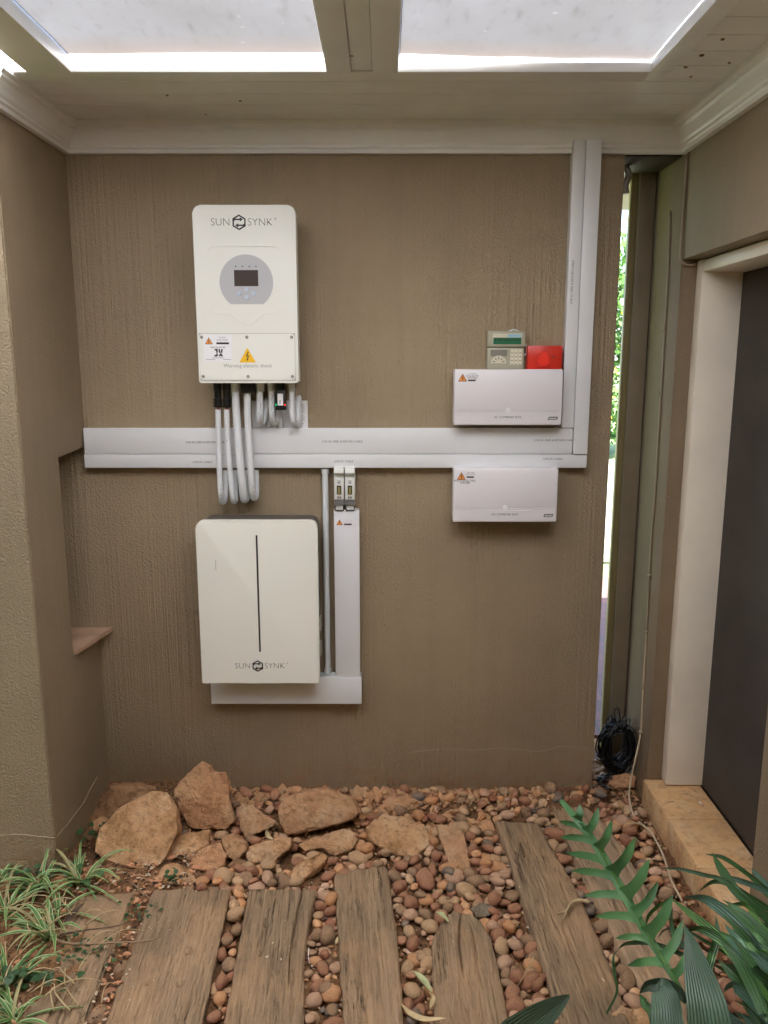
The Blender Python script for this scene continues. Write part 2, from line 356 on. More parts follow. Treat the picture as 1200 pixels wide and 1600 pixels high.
def B(): return bmesh.new()
def box(bm, x0, x1, y0, y1, z0, z1, bev=0, seg=2):
    r = bmesh.ops.create_cube(bm, size=1)
    bmesh.ops.scale(bm, verts=r['verts'], vec=(x1 - x0, y1 - y0, z1 - z0))
    bmesh.ops.translate(bm, verts=r['verts'], vec=((x0 + x1) / 2, (y0 + y1) / 2, (z0 + z1) / 2))
    if bev:
        es = list({e for v in r['verts'] for e in v.link_edges})
        bmesh.ops.bevel(bm, geom=es, offset=bev, segments=seg, profile=.5, affect='EDGES')
    return bm
def prism(bm, pts, d, bev=0):
    """closed outline of Vectors extruded by vector d"""
    a = [bm.verts.new(p) for p in pts]; b = [bm.verts.new(Vector(p) + Vector(d)) for p in pts]
    n = len(pts); fs = [bm.faces.new(a), bm.faces.new(b[::-1])]
    for i in range(n): fs.append(bm.faces.new((a[i], b[i], b[(i + 1) % n], a[(i + 1) % n])))
    if bev:
        bmesh.ops.bevel(bm, geom=list(fs[0].edges), offset=bev, segments=3, profile=.5, affect='EDGES')
    return bm
def rrect(x0, x1, z0, z1, r, y, seg=6, rb=None):
    rb = r if rb is None else rb
    pts = []
    for cx, cz, a0, rr in ((x1 - r, z1 - r, 0, r), (x0 + r, z1 - r, 90, r), (x0 + rb, z0 + rb, 180, rb), (x1 - rb, z0 + rb, 270, rb)):
        for k in range(seg + 1):
            a = R(a0 + 90 * k / seg); pts.append(Vector((cx + rr * math.cos(a), y, cz + rr * math.sin(a))))
    return pts
def disc(bm, c, r, d, axis='Y', seg=20, bev=0):
    pts = []
    for k in range(seg):
        a = 2 * math.pi * k / seg; p, q = r * math.cos(a), r * math.sin(a)
        pts.append(Vector(c) + (Vector((p, 0, q)) if axis == 'Y' else Vector((p, q, 0)) if axis == 'Z' else Vector((0, p, q))))
    dv = {'Y': (0, d, 0), 'Z': (0, 0, d), 'X': (d, 0, 0)}[axis]
    return prism(bm, pts, dv, bev)
def tube(bm, pts, r, seg=10, closed=False, ridges=0):
    pts = [Vector(p) for p in pts]; n = len(pts); uvl = bm.loops.layers.uv.verify()
    rings = []; ln = 0; lens = []
    t0 = (pts[1] - pts[0]).normalized(); ref = Vector((0, 0, 1)) if abs(t0.z) < .9 else Vector((0, 1, 0))
    nn = t0.cross(ref).normalized()
    for i, p in enumerate(pts):
        if closed: t = (pts[(i + 1) % n] - pts[i - 1]).normalized()
        else: t = (pts[min(i + 1, n - 1)] - pts[max(i - 1, 0)]).normalized()
        nn = (nn - t * nn.dot(t)).normalized(); bb = t.cross(nn)
        rr = r(i / (n - 1)) if callable(r) else r
        if ridges: rr *= 1 + ridges * (1 if i % 2 else -1)
        rings.append([bm.verts.new(p + nn * math.cos(2 * math.pi * k / seg) * rr + bb * math.sin(2 * math.pi * k / seg) * rr) for k in range(seg)])
        if i: ln += (p - pts[i - 1]).length
        lens.append(ln)
    m = n if closed else n - 1
    for i in range(m):
        j = (i + 1) % n
        for k in range(seg):
            f = bm.faces.new((rings[i][k], rings[i][(k + 1) % seg], rings[j][(k + 1) % seg], rings[j][k]))
            for lp, uv in zip(f.loops, ((k / seg, lens[i]), ((k + 1) / seg, lens[i]), ((k + 1) / seg, lens[j] if j else ln), (k / seg, lens[j] if j else ln))): lp[uvl].uv = uv
    if not closed: bm.faces.new(rings[0][::-1]); bm.faces.new(rings[-1])
    return bm
def spline(pts, n=24):
    pts = [Vector(p) for p in pts]; P = [pts[0] * 2 - pts[1]] + pts + [pts[-1] * 2 - pts[-2]]; out = []
    segs = len(pts) - 1
    for i in range(n + 1):
        x = i / n * segs; k = min(int(x), segs - 1); t = x - k; a, b, c, d = P[k:k + 4]
        out.append(.5 * ((2 * b) + (c - a) * t + (2 * a - 5 * b + 4 * c - d) * t * t + (3 * b - a - 3 * c + d) * t ** 3))
    return out
def text(s, size, c, mat, parent, name='lettering', rot=0, thin=0, sx=1, th=.0004, part=True):
    """raised print on a face that looks towards -Y, centred on c"""
    cu = bpy.data.curves.new('t', 'FONT'); cu.body = s; cu.size = size; cu.align_x = 'CENTER'; cu.align_y = 'CENTER'
    cu.extrude = th / 2; cu.offset = thin; cu.resolution_u = 3
    o = bpy.data.objects.new('t', cu); COL.objects.link(o)
    dg = bpy.context.evaluated_depsgraph_get(); me = bpy.data.meshes.new_from_object(o.evaluated_get(dg))
    bpy.data.objects.remove(o); bpy.data.curves.remove(cu)
    me.materials.clear()
    me.transform(Matrix.Translation(c) @ Matrix.Rotation(rot, 4, 'Y') @ Matrix.Rotation(R(90), 4, 'X') @ Matrix.Diagonal((sx, 1, 1, 1)))
    me.name = name
    return link(name, me, mat, parent)
def stroke(bm, pts, wd, y, th=.0004):
    """flat stroke in an XZ plane"""
    P = [Vector((p[0], 0, p[1])) for p in pts]; l = []; r = []
    for i, p in enumerate(P):
        a = (P[i] - P[i - 1]).normalized() if i else (P[1] - P[0]).normalized()
        b = (P[i + 1] - P[i]).normalized() if i < len(P) - 1 else a
        t = (a + b).normalized(); n = Vector((-t.z, 0, t.x)); k = 1 / max(.5, n.dot(Vector((-a.z, 0, a.x))))
        l.append(p + n * wd / 2 * k); r.append(p - n * wd / 2 * k)
    for i in range(len(P) - 1):
        q = [l[i], r[i], r[i + 1], l[i + 1]]
        prism(bm, [Vector((v.x, y, v.z)) for v in q], (0, -th, 0))
    return bm
def merge(bm): bmesh.ops.remove_doubles(bm, verts=bm.verts, dist=1e-6); return bm
def uvface(bm, vs, uvs, uvl):
    f = bm.faces.new(vs)
    for lp, uv in zip(f.loops, uvs): lp[uvl].uv = uv
    return f
def ribbon(bm, pts, wfn, up=Vector((0, 0, 1)), fold=.25, cols=4, twist=0, side=None):
    """leaf blade along pts; fold = V depth relative to half width"""
    uvl = bm.loops.layers.uv.verify(); n = len(pts); rows = []
    for i, p in enumerate(pts):
        t = (pts[min(i + 1, n - 1)] - pts[max(i - 1, 0)]).normalized()
        s = side.copy() if side else t.cross(up)
        s = s - t * s.dot(t)
        if s.length < 1e-4: s = Vector((1, 0, 0))
        s.normalize(); nr = s.cross(t).normalized()
        if twist:
            q = Matrix.Rotation(twist * i / n, 3, t); s = q @ s; nr = q @ nr
        w = wfn(i / (n - 1)) / 2; row = []
        for k in range(cols + 1):
            x = k / cols * 2 - 1; row.append(bm.verts.new(p + s * w * x + nr * (abs(x) * fold * w)))
        rows.append(row)
    for i in range(n - 1):
        for k in range(cols):
            a, b = k / cols, (k + 1) / cols; c, d = i / (n - 1), (i + 1) / (n - 1)
            uvface(bm, (rows[i][k], rows[i][k + 1], rows[i + 1][k + 1], rows[i + 1][k]), ((a, c), (b, c), (b, d), (a, d)), uvl)
    return bm
# ================================================================== SETTING
GZ = -0.025
def ground():
    bm = B(); nx, ny = 110, 90
    x0, x1, y0, y1 = -1.7, 1.2, -1.9, .5
    g = [[None] * (ny + 1) for _ in range(nx + 1)]
    for i in range(nx + 1):
        for j in range(ny + 1):
            x = x0 + (x1 - x0) * i / nx; y = y0 + (y1 - y0) * j / ny
            z = GZ + .012 * noise.fractal(Vector((x * 5, y * 5, 0)), 1, 2, 4) + .006 * noise.noise(Vector((x * 25, y * 25, 3)))
            if y > -.24 and x < .76: z += (.043 + .014 * noise.noise(Vector((x * 9, y * 9, 7)))) * min(1, (y + .24) / .16)
            if x < -.5: z += .03 * min(1, (-.5 - x) / .25)
            if i in (0, nx) or j in (0, ny): z = GZ - .03
            g[i][j] = bm.verts.new((x, y, z))
    for i in range(nx):
        for j in range(ny): bm.faces.new((g[i][j], g[i + 1][j], g[i + 1][j + 1], g[i][j + 1]))
    o = obj('soil', bm, 'soil', smooth=True); o['kind'] = 'structure'
    bm = B()
    s = 150; vs = [bm.verts.new(p) for p in ((-s, -s, GZ - .05), (s, -s, GZ - .05), (s, s, GZ - .05), (-s, s, GZ - .05))]
    bm.faces.new(vs); o = obj('ground', bm, 'lawn'); o['kind'] = 'structure'
    def sheet(name, mat, x0, x1, y0, y1, z):
        bm = B(); box(bm, x0, x1, y0, y1, z - .04, z); o = obj(name, bm, mat); o['kind'] = 'structure'
    sheet('paving', 'brick', -.6, 4.5, .5, 3.1, GZ + .012)
    sheet('driveway', 'concrete', -3, 9, 3.75, 10.6, GZ + .006)
    sheet('courtyard', 'soil', -3.2, 4, -5, -1.9, GZ - .02)
ground()
# ---- back wall
XR = .785; XL = -1.035; ZT = 2.262
bm = B(); box(bm, -1.6, XR, 0, .238, -.25, 2.45, .004)
wall = obj('wall', bm, 'wall', smooth=True, angle=40); tag(wall, 'tall brown raked plaster back wall carrying the white solar equipment', 'wall')
cr = [atY(u, v, -.0006) for u, v in ((640, 1176), (690, 1170), (735, 1172), (790, 1169), (840, 1174), (880, 1166), (918, 1170))]
bm = B(); tube(bm, spline(cr, 40), .0011, 5); obj('crack', bm, 'crack', wall)
# ---- left pier with the open corner niche
nz0, nz1, ny = .64, 1.30, -.236
pier = thing('pier', 'rough brown plastered pier at left with an open corner niche', 'pier', (-1.3, -.3, 0))
bm = B()
prism(bm, [Vector((-1.6, y, z)) for y, z in ((-.49, -.25), (-.001, -.25), (-.001, nz0), (ny, nz0), (ny, nz1), (-.001, nz1 + .012), (-.001, 2.45), (-.49, 2.45))], (XL + 1.6, 0, 0))
bmesh.ops.recalc_face_normals(bm, faces=bm.faces[:]); bmesh.ops.bevel(bm, geom=[e for e in bm.edges if min(v.co.x for v in e.verts) > XL - .01], offset=.004, segments=2, affect='EDGES')
for f in bm.faces: f.material_index = 0 if f.normal.y < -.9 and f.calc_center_median().y < -.45 else 1
obj('pier_shaft', bm, ['pier', 'wall_smooth'], pier, smooth=True, angle=40)
bm = B(); box(bm, -1.6, -1.30, ny, -.001, nz0, nz1, .002); obj('niche_side', bm, 'wall', pier)
bm = B()
tube(bm, spline([atY(0, 1305, -.4905), atY(35, 1304, -.4905), atY(60, 1307, -.4905), atY(86, 1309, -.4905)], 16), .0012, 5)
tube(bm, spline([atX(88, 1308, XL + .0005), atX(108, 1284, XL + .0005), atX(130, 1255, XL + .0005), atX(140, 1235, XL + .0005), atX(152, 1214, XL + .0005)], 16), .0012, 5)
obj('crack', bm, 'crack', pier)
bm = B(); box(bm, -4.2, -1.6, -.49, -.2, -.25, 2.45); o = obj('wall', bm, 'pier'); tag(o, 'plain rough plaster wall running off beyond the left pier', 'wall')
# ---- terracotta tile shelf
a, b_, c_ = atX(113, 1024, XL + .003), atY(178, 981, -.002), Vector((XL - .2, -.002, .655))
bm = B(); prism(bm, [Vector((XL - .22, ny + .004, .641)), Vector((XL + .012, ny + .006, .641)), Vector((-.985, -.003, .641)), Vector((XL - .22, -.003, .641))], (0, 0, .016))
bmesh.ops.subdivide_edges(bm, edges=bm.edges[:], cuts=5, use_grid_fill=True)
for v in bm.verts: v.co += Vector((noise.noise(v.co * 40), noise.noise(v.co * 37 + Vector((5, 0, 0))), .3 * noise.noise(v.co * 30))) * .002
tag(obj('shelf_tile', bm, 'tile'), 'broken terracotta tile set as a small corner shelf in the left niche', 'tile shelf')
# ---- right wall with door opening
DX = .978; DY0, DY1 = -.85, -.035; DZ = 1.93
house = thing('house_wall', 'smooth brown plastered side wall at right around the dark door', 'wall', (1.1, -.4, 0))
bm = B(); box(bm, DX, 1.35, DY1, .45, -.25, 2.45, .004); obj('corner_column', bm, 'shaded_wall', house, smooth=True, angle=40)
bm = B(); box(bm, DX + .001, 1.35, DY0, DY1 - .001, DZ, 2.45, .004); obj('lintel', bm, 'wall_smooth', house, smooth=True, angle=40)
bm = B(); box(bm, DX, 1.35, -2.5, DY0 - .001, -.25, 2.45, .004); obj('near_pier', bm, 'wall_smooth', house, smooth=True, angle=40)
# door and frame
door = thing('door', 'dark charcoal flush door set back in a cream frame on the right', 'door', (1.17, -.45, .08))
bm = B(); box(bm, 1.158, 1.20, DY0 + .062, -.092, .086, 1.884, .002); obj('door_leaf', bm, 'door_paint', door)
fr = bpy.data.objects.new('door_frame', None)
bm = B(); box(bm, 1.028, 1.205, -.09, DY1 - .002, .082, 1.926, .004); obj('jamb', bm, 'frame_paint', door, smooth=True, angle=40)
bm = B(); box(bm, 1.028, 1.205, DY0 + .002, DY0 + .06, .082, 1.926, .004); obj('jamb', bm, 'frame_paint', door, smooth=True, angle=40)
bm = B(); box(bm, 1.030, 1.203, DY0 + .061, -.091, 1.886, 1.924, .004); obj('frame_head', bm, 'frame_paint', door, smooth=True, angle=40)
bpy.data.objects.remove(fr)
bm = B(); box(bm, 1.206, 1.34, DY0 + .001, DY1 - .001, .0, DZ - .001); obj('backing', bm, 'black', door)
# threshold step
bm = B()
ys = [-.037, -.30, -.565, -.845]
for i in range(3): box(bm, .962, 1.157, ys[i + 1] + .0015, ys[i] - .0015, -.1, .078, .004)
st = obj('door_step', bm, 'tile', smooth=True, angle=40)
st.data.materials.clear(); M['step'] = stone_mat('dusty_terracotta', (.48, .27, .13), (.62, .39, .19), (.68, .46, .26), 14, .003, (.72, .40, .17)); st.data.materials.append(M['step'])
tag(st, 'dusty orange terracotta doorstep below the dark door', 'doorstep')
# ---- timber post behind the wall's end, and soffit
post = thing('post', 'tall painted timber post standing in the gap past the wall end', 'post', (.93, .31, 0))
bm = B(); box(bm, .9135, .974, .252, .36, -.1, 2.30, .004); obj('post_shaft', bm, 'timber_paint', post, smooth=True, angle=40)
bm = B(); box(bm, .886, .913, .262, .285, -.1, 2.30, .003); obj('post_edge_strip', bm, 'olive', post, smooth=True, angle=40)  # post's side lit from the garden, its light put into the olive colour
# ---- roof / ceiling
roof = thing('roof', 'white boarded ceiling with frosted skylight sheets and moulded cornice', 'roof', (0, -1.3, 2.35))
CZ = 2.35
def boards(name, x0, x1, y0, y1, wdt=.098):
    bm = B(); y = y1
    while y > y0 + .001:
        ya = max(y0, y - wdt); box(bm, x0, x1, ya + .0012, y - .0012, CZ, CZ + .018, .0022, 1); y = ya
    box(bm, x0, x1, y0, y1, CZ + .019, CZ + .035)
    return obj(name, bm, 'white_paint', roof)
boards('ceiling_boards', -1.04, .98, -.430, 1.45)  # stretch beyond the wall lengthened to block sky light at the gap
boards('ceiling_boards', .752, .98, -3.0, -.431)
def plain(name, x0, x1, y0, y1, z0, z1, mat='white_paint', bev=.002):
    bm = B(); box(bm, x0, x1, y0, y1, z0, z1, bev); return obj(name, bm, mat, roof, smooth=True, angle=40)
plain('trim', -2.4, .70, -.50, -.432, CZ - .006, CZ + .018)
plain('trim', .697, .750, -3.0, -.501, CZ - .005, CZ + .046)
plain('trim', .701, .750, -.499, -.432, CZ - .005, CZ + .046)
for x0, x1 in ((-2.40, -2.32), (-1.62, -1.50), (-.93, -.812)): plain('rafter', x0, x1, -3.0, -.501, CZ - .010, CZ + .05, bev=.004)
plain('rafter', -.150, -.085, -3.0, -.501, CZ - .010, CZ + .05, bev=.004)
plain('rafter', -.030, .037, -3.0, -.501, CZ - .010, CZ + .05, bev=.004)
plain('cover_strip', -.084, -.031, -3.0, -.501, CZ - .002, CZ + .03)
plain('end_beam', -2.4, .98, -3.08, -3.001, CZ - .05, CZ + .05)
plain('cross_beam', -2.3, .696, -2.30, -2.24, CZ + .002, CZ + .048)
plain('ceiling_boards', -3.5, 1.3, -4.5, -1.851, CZ + .002, CZ + .03) if False else plain('light_block_panel', -2.319, .696, -3.0, -2.301, CZ + .003, CZ + .03)  # unseen opaque panels added here and below so light falls steeply
plain('light_block_panel', -3.4, 4.1, -4.39, -3.081, CZ + .003, CZ + .03)
# frosted sheets, each with a bowed band coloured as a slit of sky
for x0, x1 in ((-2.319, -1.621), (-1.499, -.931), (-.811, -.151), (.038, .696)):
    bm = B(); nx, ny_ = 16, 24; top = []
    for k in range(2):
        g = []
        for i in range(nx + 1):
            x = x0 + (x1 - x0) * i / nx; s_ = (i / nx) * 2 - 1
            ye = -.488
            g.append([bm.verts.new((x, ye + (-2.238 - ye) * j / ny_, CZ + .025 + .004 * k + .008 * math.sin(i * .9) * 0 + .0008 * j + .003 * noise.noise(Vector((x * 6, j * .7, 0))))) for j in range(ny_ + 1)])
        top.append(g)
        if k == 0:
            for i in range(nx):
                for j in range(ny_): bm.faces.new((g[i][j], g[i + 1][j], g[i + 1][j + 1], g[i][j + 1]))
    bmesh.ops.delete(bm, geom=[v for g in top[1] for v in g], context='VERTS')
    for f in bm.faces: f.material_index = (0 if f.calc_center_median().y > -1.12 else 1) if x0 > -1 else (1 if f.calc_center_median().y > -1.0 else 0)  # brighter stretches of sheet, mostly out of view, added to light the room
    obj('skylight_sheet', bm, ['sheet', 'sheet_bright'], roof, smooth=True)
# cornice: moulded profile (distance from wall, height)
prof = [(0, ZT), (.018, ZT), (.018, ZT + .012), (.024, ZT + .016), (.024, ZT + .024), (.030, ZT + .030), (.036, ZT + .042), (.046, ZT + .056), (.054, ZT + .062), (.054, ZT + .070), (.066, ZT + .074), (.066, ZT + .0875), (0, ZT + .0875)]
def cornice(pa, pb, n, ea, eb):
    """run from pa to pb, n = direction into the room, ea/eb = mitre factor along the run at each end"""
    pa, pb, n = Vector(pa), Vector(pb), Vector(n); t = (pb - pa).normalized(); bm = B()
    A = [bm.verts.new(pa + n * d + t * d * ea + Vector((0, 0, z))) for d, z in prof]
    Z = [bm.verts.new(pb + n * d - t * d * eb + Vector((0, 0, z))) for d, z in prof]
    for i in range(len(prof)): j = (i + 1) % len(prof); bm.faces.new((A[i], A[j], Z[j], Z[i]))
    bm.faces.new(A); bm.faces.new(Z[::-1])
    obj('cornice', bm, 'cornice_paint', roof)
cornice((XL, -.002, 0), (DX, -.002, 0), (0, -1, 0), 1, 1)
cornice((XL, -.49, 0), (XL, -.002, 0), (1, 0, 0), -1, 1)
cornice((DX, -3.0, 0), (DX, -.002, 0), (-1, 0, 0), 0, 1)
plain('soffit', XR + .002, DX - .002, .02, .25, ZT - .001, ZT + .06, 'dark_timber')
for x, y, r in ((-.62, -.30, .004), (-.42, -.25, .004), (-.86, -.02, .003), (.55, -.47, .004), (.62, -.44, .0035), (.78, -.52, .005), (.79, -.60, .006), (.82, -.45, .004), (.80, -.7, .005), (.88, -.55, .004), (-.55, -.12, .003), (.3, -.46, .003), (-.08, -.6, .005), (-.02, -.56, .004), (-.6, -.46, .004)):
    bm = B(); disc(bm, (x, y, CZ - .0022), r, .0030, 'Z', 8); obj('nail_head', bm, 'rock_brown', roof)

bm = B(); box(bm, -3.4, 4.2, -4.6, -4.4, -.2, 2.7); tag(obj('wall', bm, 'pier'), 'unseen plaster wall added behind the camera to cut frontal light', 'wall')  # unseen wall added to hold back frontal light
bm = B(); box(bm, -4.3, -3.4, -4.6, -.2, -.2, 2.7); tag(obj('wall', bm, 'pier'), 'unseen plaster wall added far to the left to cut side light', 'wall')  # second added wall, out of view, keeping light from the left
bm = B(); box(bm, .985, 5, .1, 1.45, CZ, CZ + .03); obj('shade_eave', bm, 'timber_paint', roof)  # roof stretch added to shade the gap and paving
# ================================================================== EQUIPMENT ON THE WALL
def pr(u0, v0, u1, v1, Y):
    """x0,x1,z0,z1 of a rectangle whose top-left and bottom-right corners stand at the two surveyed points"""
    a, b = atY(u0, v0, Y), atY(u1, v1, Y); return a.x, b.x, b.z, a.z
def avg(tl, tr, br, bl, Y):
    A, Bq, C_, D = [atY(*p, Y) for p in (tl, tr, br, bl)]
    return (A.x + D.x) / 2, (Bq.x + C_.x) / 2, (C_.z + D.z) / 2, (A.z + Bq.z) / 2
def emblem(c, r, y, mat, parent):
    bm = B()
    for s in (1, -1):
        P = [(-.86, .22), (-.86, .48), (0, .98), (.86, .48), (.86, -.10), (.74, -.34), (.50, -.42), (-.22, -.42)]
        stroke(bm, [(c[0] + s * p[0] * r, c[1] + s * p[1] * r) for p in P], r * .21, y)
        T = [(-.12, -.12), (-.12, -.72), (-.58, -.42)]
        prism(bm, [Vector((c[0] + s * p[0] * r, y, c[1] + s * p[1] * r)) for p in T], (0, -.0005, 0))
    return obj('emblem', bm, mat, parent)
def brandmark(x, z, y, h, parent):
    text('SUN', h * 1.42, Vector((x - h * 2.55, y, z)), 'ink', parent, thin=-h * .030, sx=.98)
    text('SYNK', h * 1.42, Vector((x + h * 2.85, y, z)), 'ink', parent, thin=-h * .030, sx=.98)
    emblem((x, z), h * .93, y, 'ink', parent)
    text('®', h * .36, Vector((x + h * 4.95, y, z + h * .45)), 'ink_grey', parent)
def warn(x, z, y, s, parent, mat='warn_orange', border=True):
    t = B(); k = .866
    prism(t, [Vector((x - s, y, z - s * k)), Vector((x + s, y, z - s * k)), Vector((x, y, z + s * k))], (0, -.0004, 0))
    o = obj('warning_sign', t, 'ink' if border else mat, parent)
    if border:
        t = B(); q = s * .84
        prism(t, [Vector((x - q, y - .0005, z - s * k + .1 * s)), Vector((x + q, y - .0005, z - s * k + .1 * s)), Vector((x, y - .0005, z + s * k - .17 * s))], (0, -.0003, 0))
        obj('sign_face', t, mat, o)
    t = B(); P = [(.06, .50), (-.20, -.08), (.02, -.02), (-.06, -.38), (-.14, -.34), (.0, -.62), (.12, -.34), (.04, -.38), (.20, .06), (-.02, .02), (.16, .50)]
    prism(t, [Vector((x + p[0] * s, y - .0009, z - .08 * s + p[1] * s)) for p in P], (0, -.0003, 0)); obj('bolt_symbol', t, 'ink', o)
# ---- inverter
Yf = -.165
x0, x1, z0, z1 = avg((299, 320), (461, 320), (467, 599), (312, 598), Yf)
inv = thing('inverter', 'white solar inverter with round grey display panel hung high on the brown wall', 'inverter', ((x0 + x1) / 2, 0, z0))
bm = B(); prism(bm, rrect(x0, x1, z0, z1, .024, Yf, 6, .006), (0, .055, 0), .005); obj('front_cover', bm, 'enamel', inv, smooth=True, angle=35)
bm = B(); box(bm, x0 + .012, x1 - .010, Yf + .0555, -.012, z0 + .004, z1 - .014, .003); obj('case', bm, 'side_grey', inv, smooth=True, angle=40)
bm = B()
for k in range(9): box(bm, x1 - .0098, x1 - .0085, Yf + .065, -.03, z1 - .09 - k * .02, z1 - .085 - k * .02)
obj('side_vent', bm, 'black', inv)
bm = B(); box(bm, x0 + .05, x1 - .05, -.0118, -.001, z0 + .1, z1 - .06); obj('bracket', bm, 'galv', inv)
W_, H_ = x1 - x0, z1 - z0; xc = (x0 + x1) / 2
X = lambda f: x0 + W_ * f
Z = lambda f: z1 - H_ * f
yF = Yf - .0002
brandmark(X(.452), Z(.095), yF, .0228, inv)
# raised contour lines of the moulded cover
bm = B(); tube(bm, spline([Vector((X(.14), yF, Z(.25))), Vector((X(.17), yF, Z(.232))), Vector((X(.22), yF, Z(.226))), Vector((X(.5), yF, Z(.226))), Vector((X(.76), yF, Z(.226))), Vector((X(.81), yF, Z(.232))), Vector((X(.84), yF, Z(.25)))], 50), .0011, 6)
obj('moulded_line', bm, 'enamel', inv, smooth=True); bm = B()
tube(bm, spline([Vector((X(.14), yF, Z(.58))), Vector((X(.20), yF, Z(.600))), Vector((X(.32), yF, Z(.605))), Vector((X(.40), yF, Z(.635))), Vector((X(.46), yF, Z(.66))), Vector((X(.54), yF, Z(.66))), Vector((X(.60), yF, Z(.635))), Vector((X(.68), yF, Z(.605))), Vector((X(.80), yF, Z(.592))), Vector((X(.86), yF, Z(.572)))], 50), .0011, 6)
obj('moulded_line', bm, 'enamel', inv, smooth=True)
cx_, cz_, rr_ = X(.505), Z(.425), W_ * .263
P = []
for k in range(49):
    a = R(-52 + 284 * k / 48); P.append(Vector((cx_ + rr_ * math.cos(a), yF + .0005, cz_ + rr_ * math.sin(a))))
bm = B(); prism(bm, P, (0, -.0015, 0)); dp = obj('display_panel', bm, 'panel_grey', inv)
yD = yF - .0012
sx0, sx1, sz0, sz1 = cx_ - W_ * .118, cx_ + W_ * .118, cz_ - H_ * .022, cz_ + H_ * .068
bm = B(); box(bm, sx0, sx1, yD - .001, yD, sz0, sz1, .0003); obj('screen', bm, 'screen', dp)
bm = B(); box(bm, sx0 - .0025, sx1 + .0025, yD - .0005, yD + .0002, sz0 - .0025, sz1 + .0025); obj('screen_rim', bm, 'panel_grey', dp)
for k in range(4):
    bm = B(); disc(bm, (sx0 + .006 + k * (sx1 - sx0 - .012) / 3, yD, sz1 + .011), .0021, -.0006, seg=10); obj('indicator_light', bm, 'ink', dp)
for dx, dz in ((0, 1), (-1, 0), (1, 0), (0, -1)):
    bm = B(); bx_, bz_ = cx_ + dx * W_ * .070, cz_ - H_ * .062 + dz * H_ * .0225
    prism(bm, rrect(bx_ - .0065, bx_ + .0065, bz_ - .0065, bz_ + .0065, .0035, yD, 4), (0, -.003, 0), 0)
    f = max(bm.faces, key=lambda f: -f.calc_center_median().y)
    obj('button', bm, 'button', dp)
# lower terminal cover
tz1, tz0 = Z(.715), Z(.982)
bm = B(); prism(bm, rrect(X(.018), X(.968), tz0, tz1, .010, yF, 5), (0, -.0032, 0)); tcv = obj('terminal_cover', bm, 'enamel', inv)
bm = B(); box(bm, X(.015), X(.971), yF - .0006, yF, tz0 - .0018, tz1 + .0018); obj('cover_gasket', bm, 'side_grey', tcv)
yT = yF - .0034
for fx in (.045, .495, .94):
    for z_ in (tz1 - .011, tz0 + .011):
        bm = B(); disc(bm, (X(fx), yT, z_), .0052, -.0022, seg=14, bev=.0008); disc(bm, (X(fx), yT - .0022, z_), .0022, -.0001, seg=6)
        obj('screw', bm, 'screw', tcv, smooth=True, angle=35)
sx, sz = X(.075), tz1 - .004
bm = B(); box(bm, X(.06), X(.345), yT - .0005, yT, tz1 - .0865, tz1 - .003); stk = obj('sticker', bm, 'sticker', tcv)
yS = yT - .0007
warn(X(.115), tz1 - .022, yS, .0125, stk)
text('CAUTION', .0052, Vector((X(.25), yS, tz1 - .012)), 'ink_grey', stk); text('DUAL POWER', .0055, Vector((X(.25), yS, tz1 - .020)), 'ink_grey', stk)
bm = B(); box(bm, X(.19), X(.315), yS - .0003, yS, tz1 - .033, tz1 - .027); obj('print_bar', bm, 'ink', stk)
text('INSTALLED BY', .0075, Vector((X(.205), yS, tz1 - .043)), 'ink', stk)
bm = B(); jx, jz = X(.205), tz1 - .0595
stroke(bm, [(jx - .011, jz + .0095), (jx - .004, jz + .0095), (jx - .004, jz - .008), (jx - .007, jz - .0100), (jx - .0125, jz - .0085)], .0050, yS)
stroke(bm, [(jx + .003, jz + .0115), (jx + .0045, jz + .002), (jx + .013, jz - .0115)], .0048, yS - .0001)
stroke(bm, [(jx + .0125, jz + .0115), (jx + .0105, jz + .001), (jx + .003, jz - .0115)], .0048, yS)
obj('installer_mark', bm, 'ink', stk)
bm = B(); box(bm, X(.135), X(.275), yS - .0008, yS - .0003, tz1 - .0615, tz1 - .0597); obj('stencil_gap', bm, 'sticker', stk)
bm = B()
for a_, b2, zz in ((.08, .17, .0805), (.25, .33, .0805), (.145, .26, .0755)): box(bm, X(a_), X(b2), yS - .0002, yS, tz1 - zz - .0006, tz1 - zz + .0006)
obj('small_print', bm, 'ink_grey', stk)
warn(X(.495), tz1 - .067, yT, .0265, tcv, 'warn_yellow', False)
text('Warning electric shock', .0165, Vector((X(.495), yT, tz1 - .1005)), 'ink_grey', tcv, thin=-.0002)
# glands in the underside of the inverter belong to it
def P3(q, Y): return atY(280 + q[0] / 4, 580 + q[1] / 4, Y)
def gland(q, r, mat, Y, h=.03):
    p = P3(q, Y); bm = B(); disc(bm, (p.x, p.y, z0 - h), r, h + .003, 'Z', 12, .002); return obj('cable_gland', bm, mat, inv, smooth=True, angle=40)
for q, r, m_ in (((352, 90), .0155, 'pvc_pipe'), ((505, 90), .0145, 'pvc_pipe'), ((575, 90), .0125, 'pvc_pipe'), ((700, 90), .0125, 'pvc_pipe')): gland(q, r, m_, -.095)
p = P3((437, 90), -.095); bm = B(); box(bm, p.x - .025, p.x + .022, -.115, -.075, z0 - .034, z0 + .001, .004); obj('cable_gland', bm, 'black', inv)
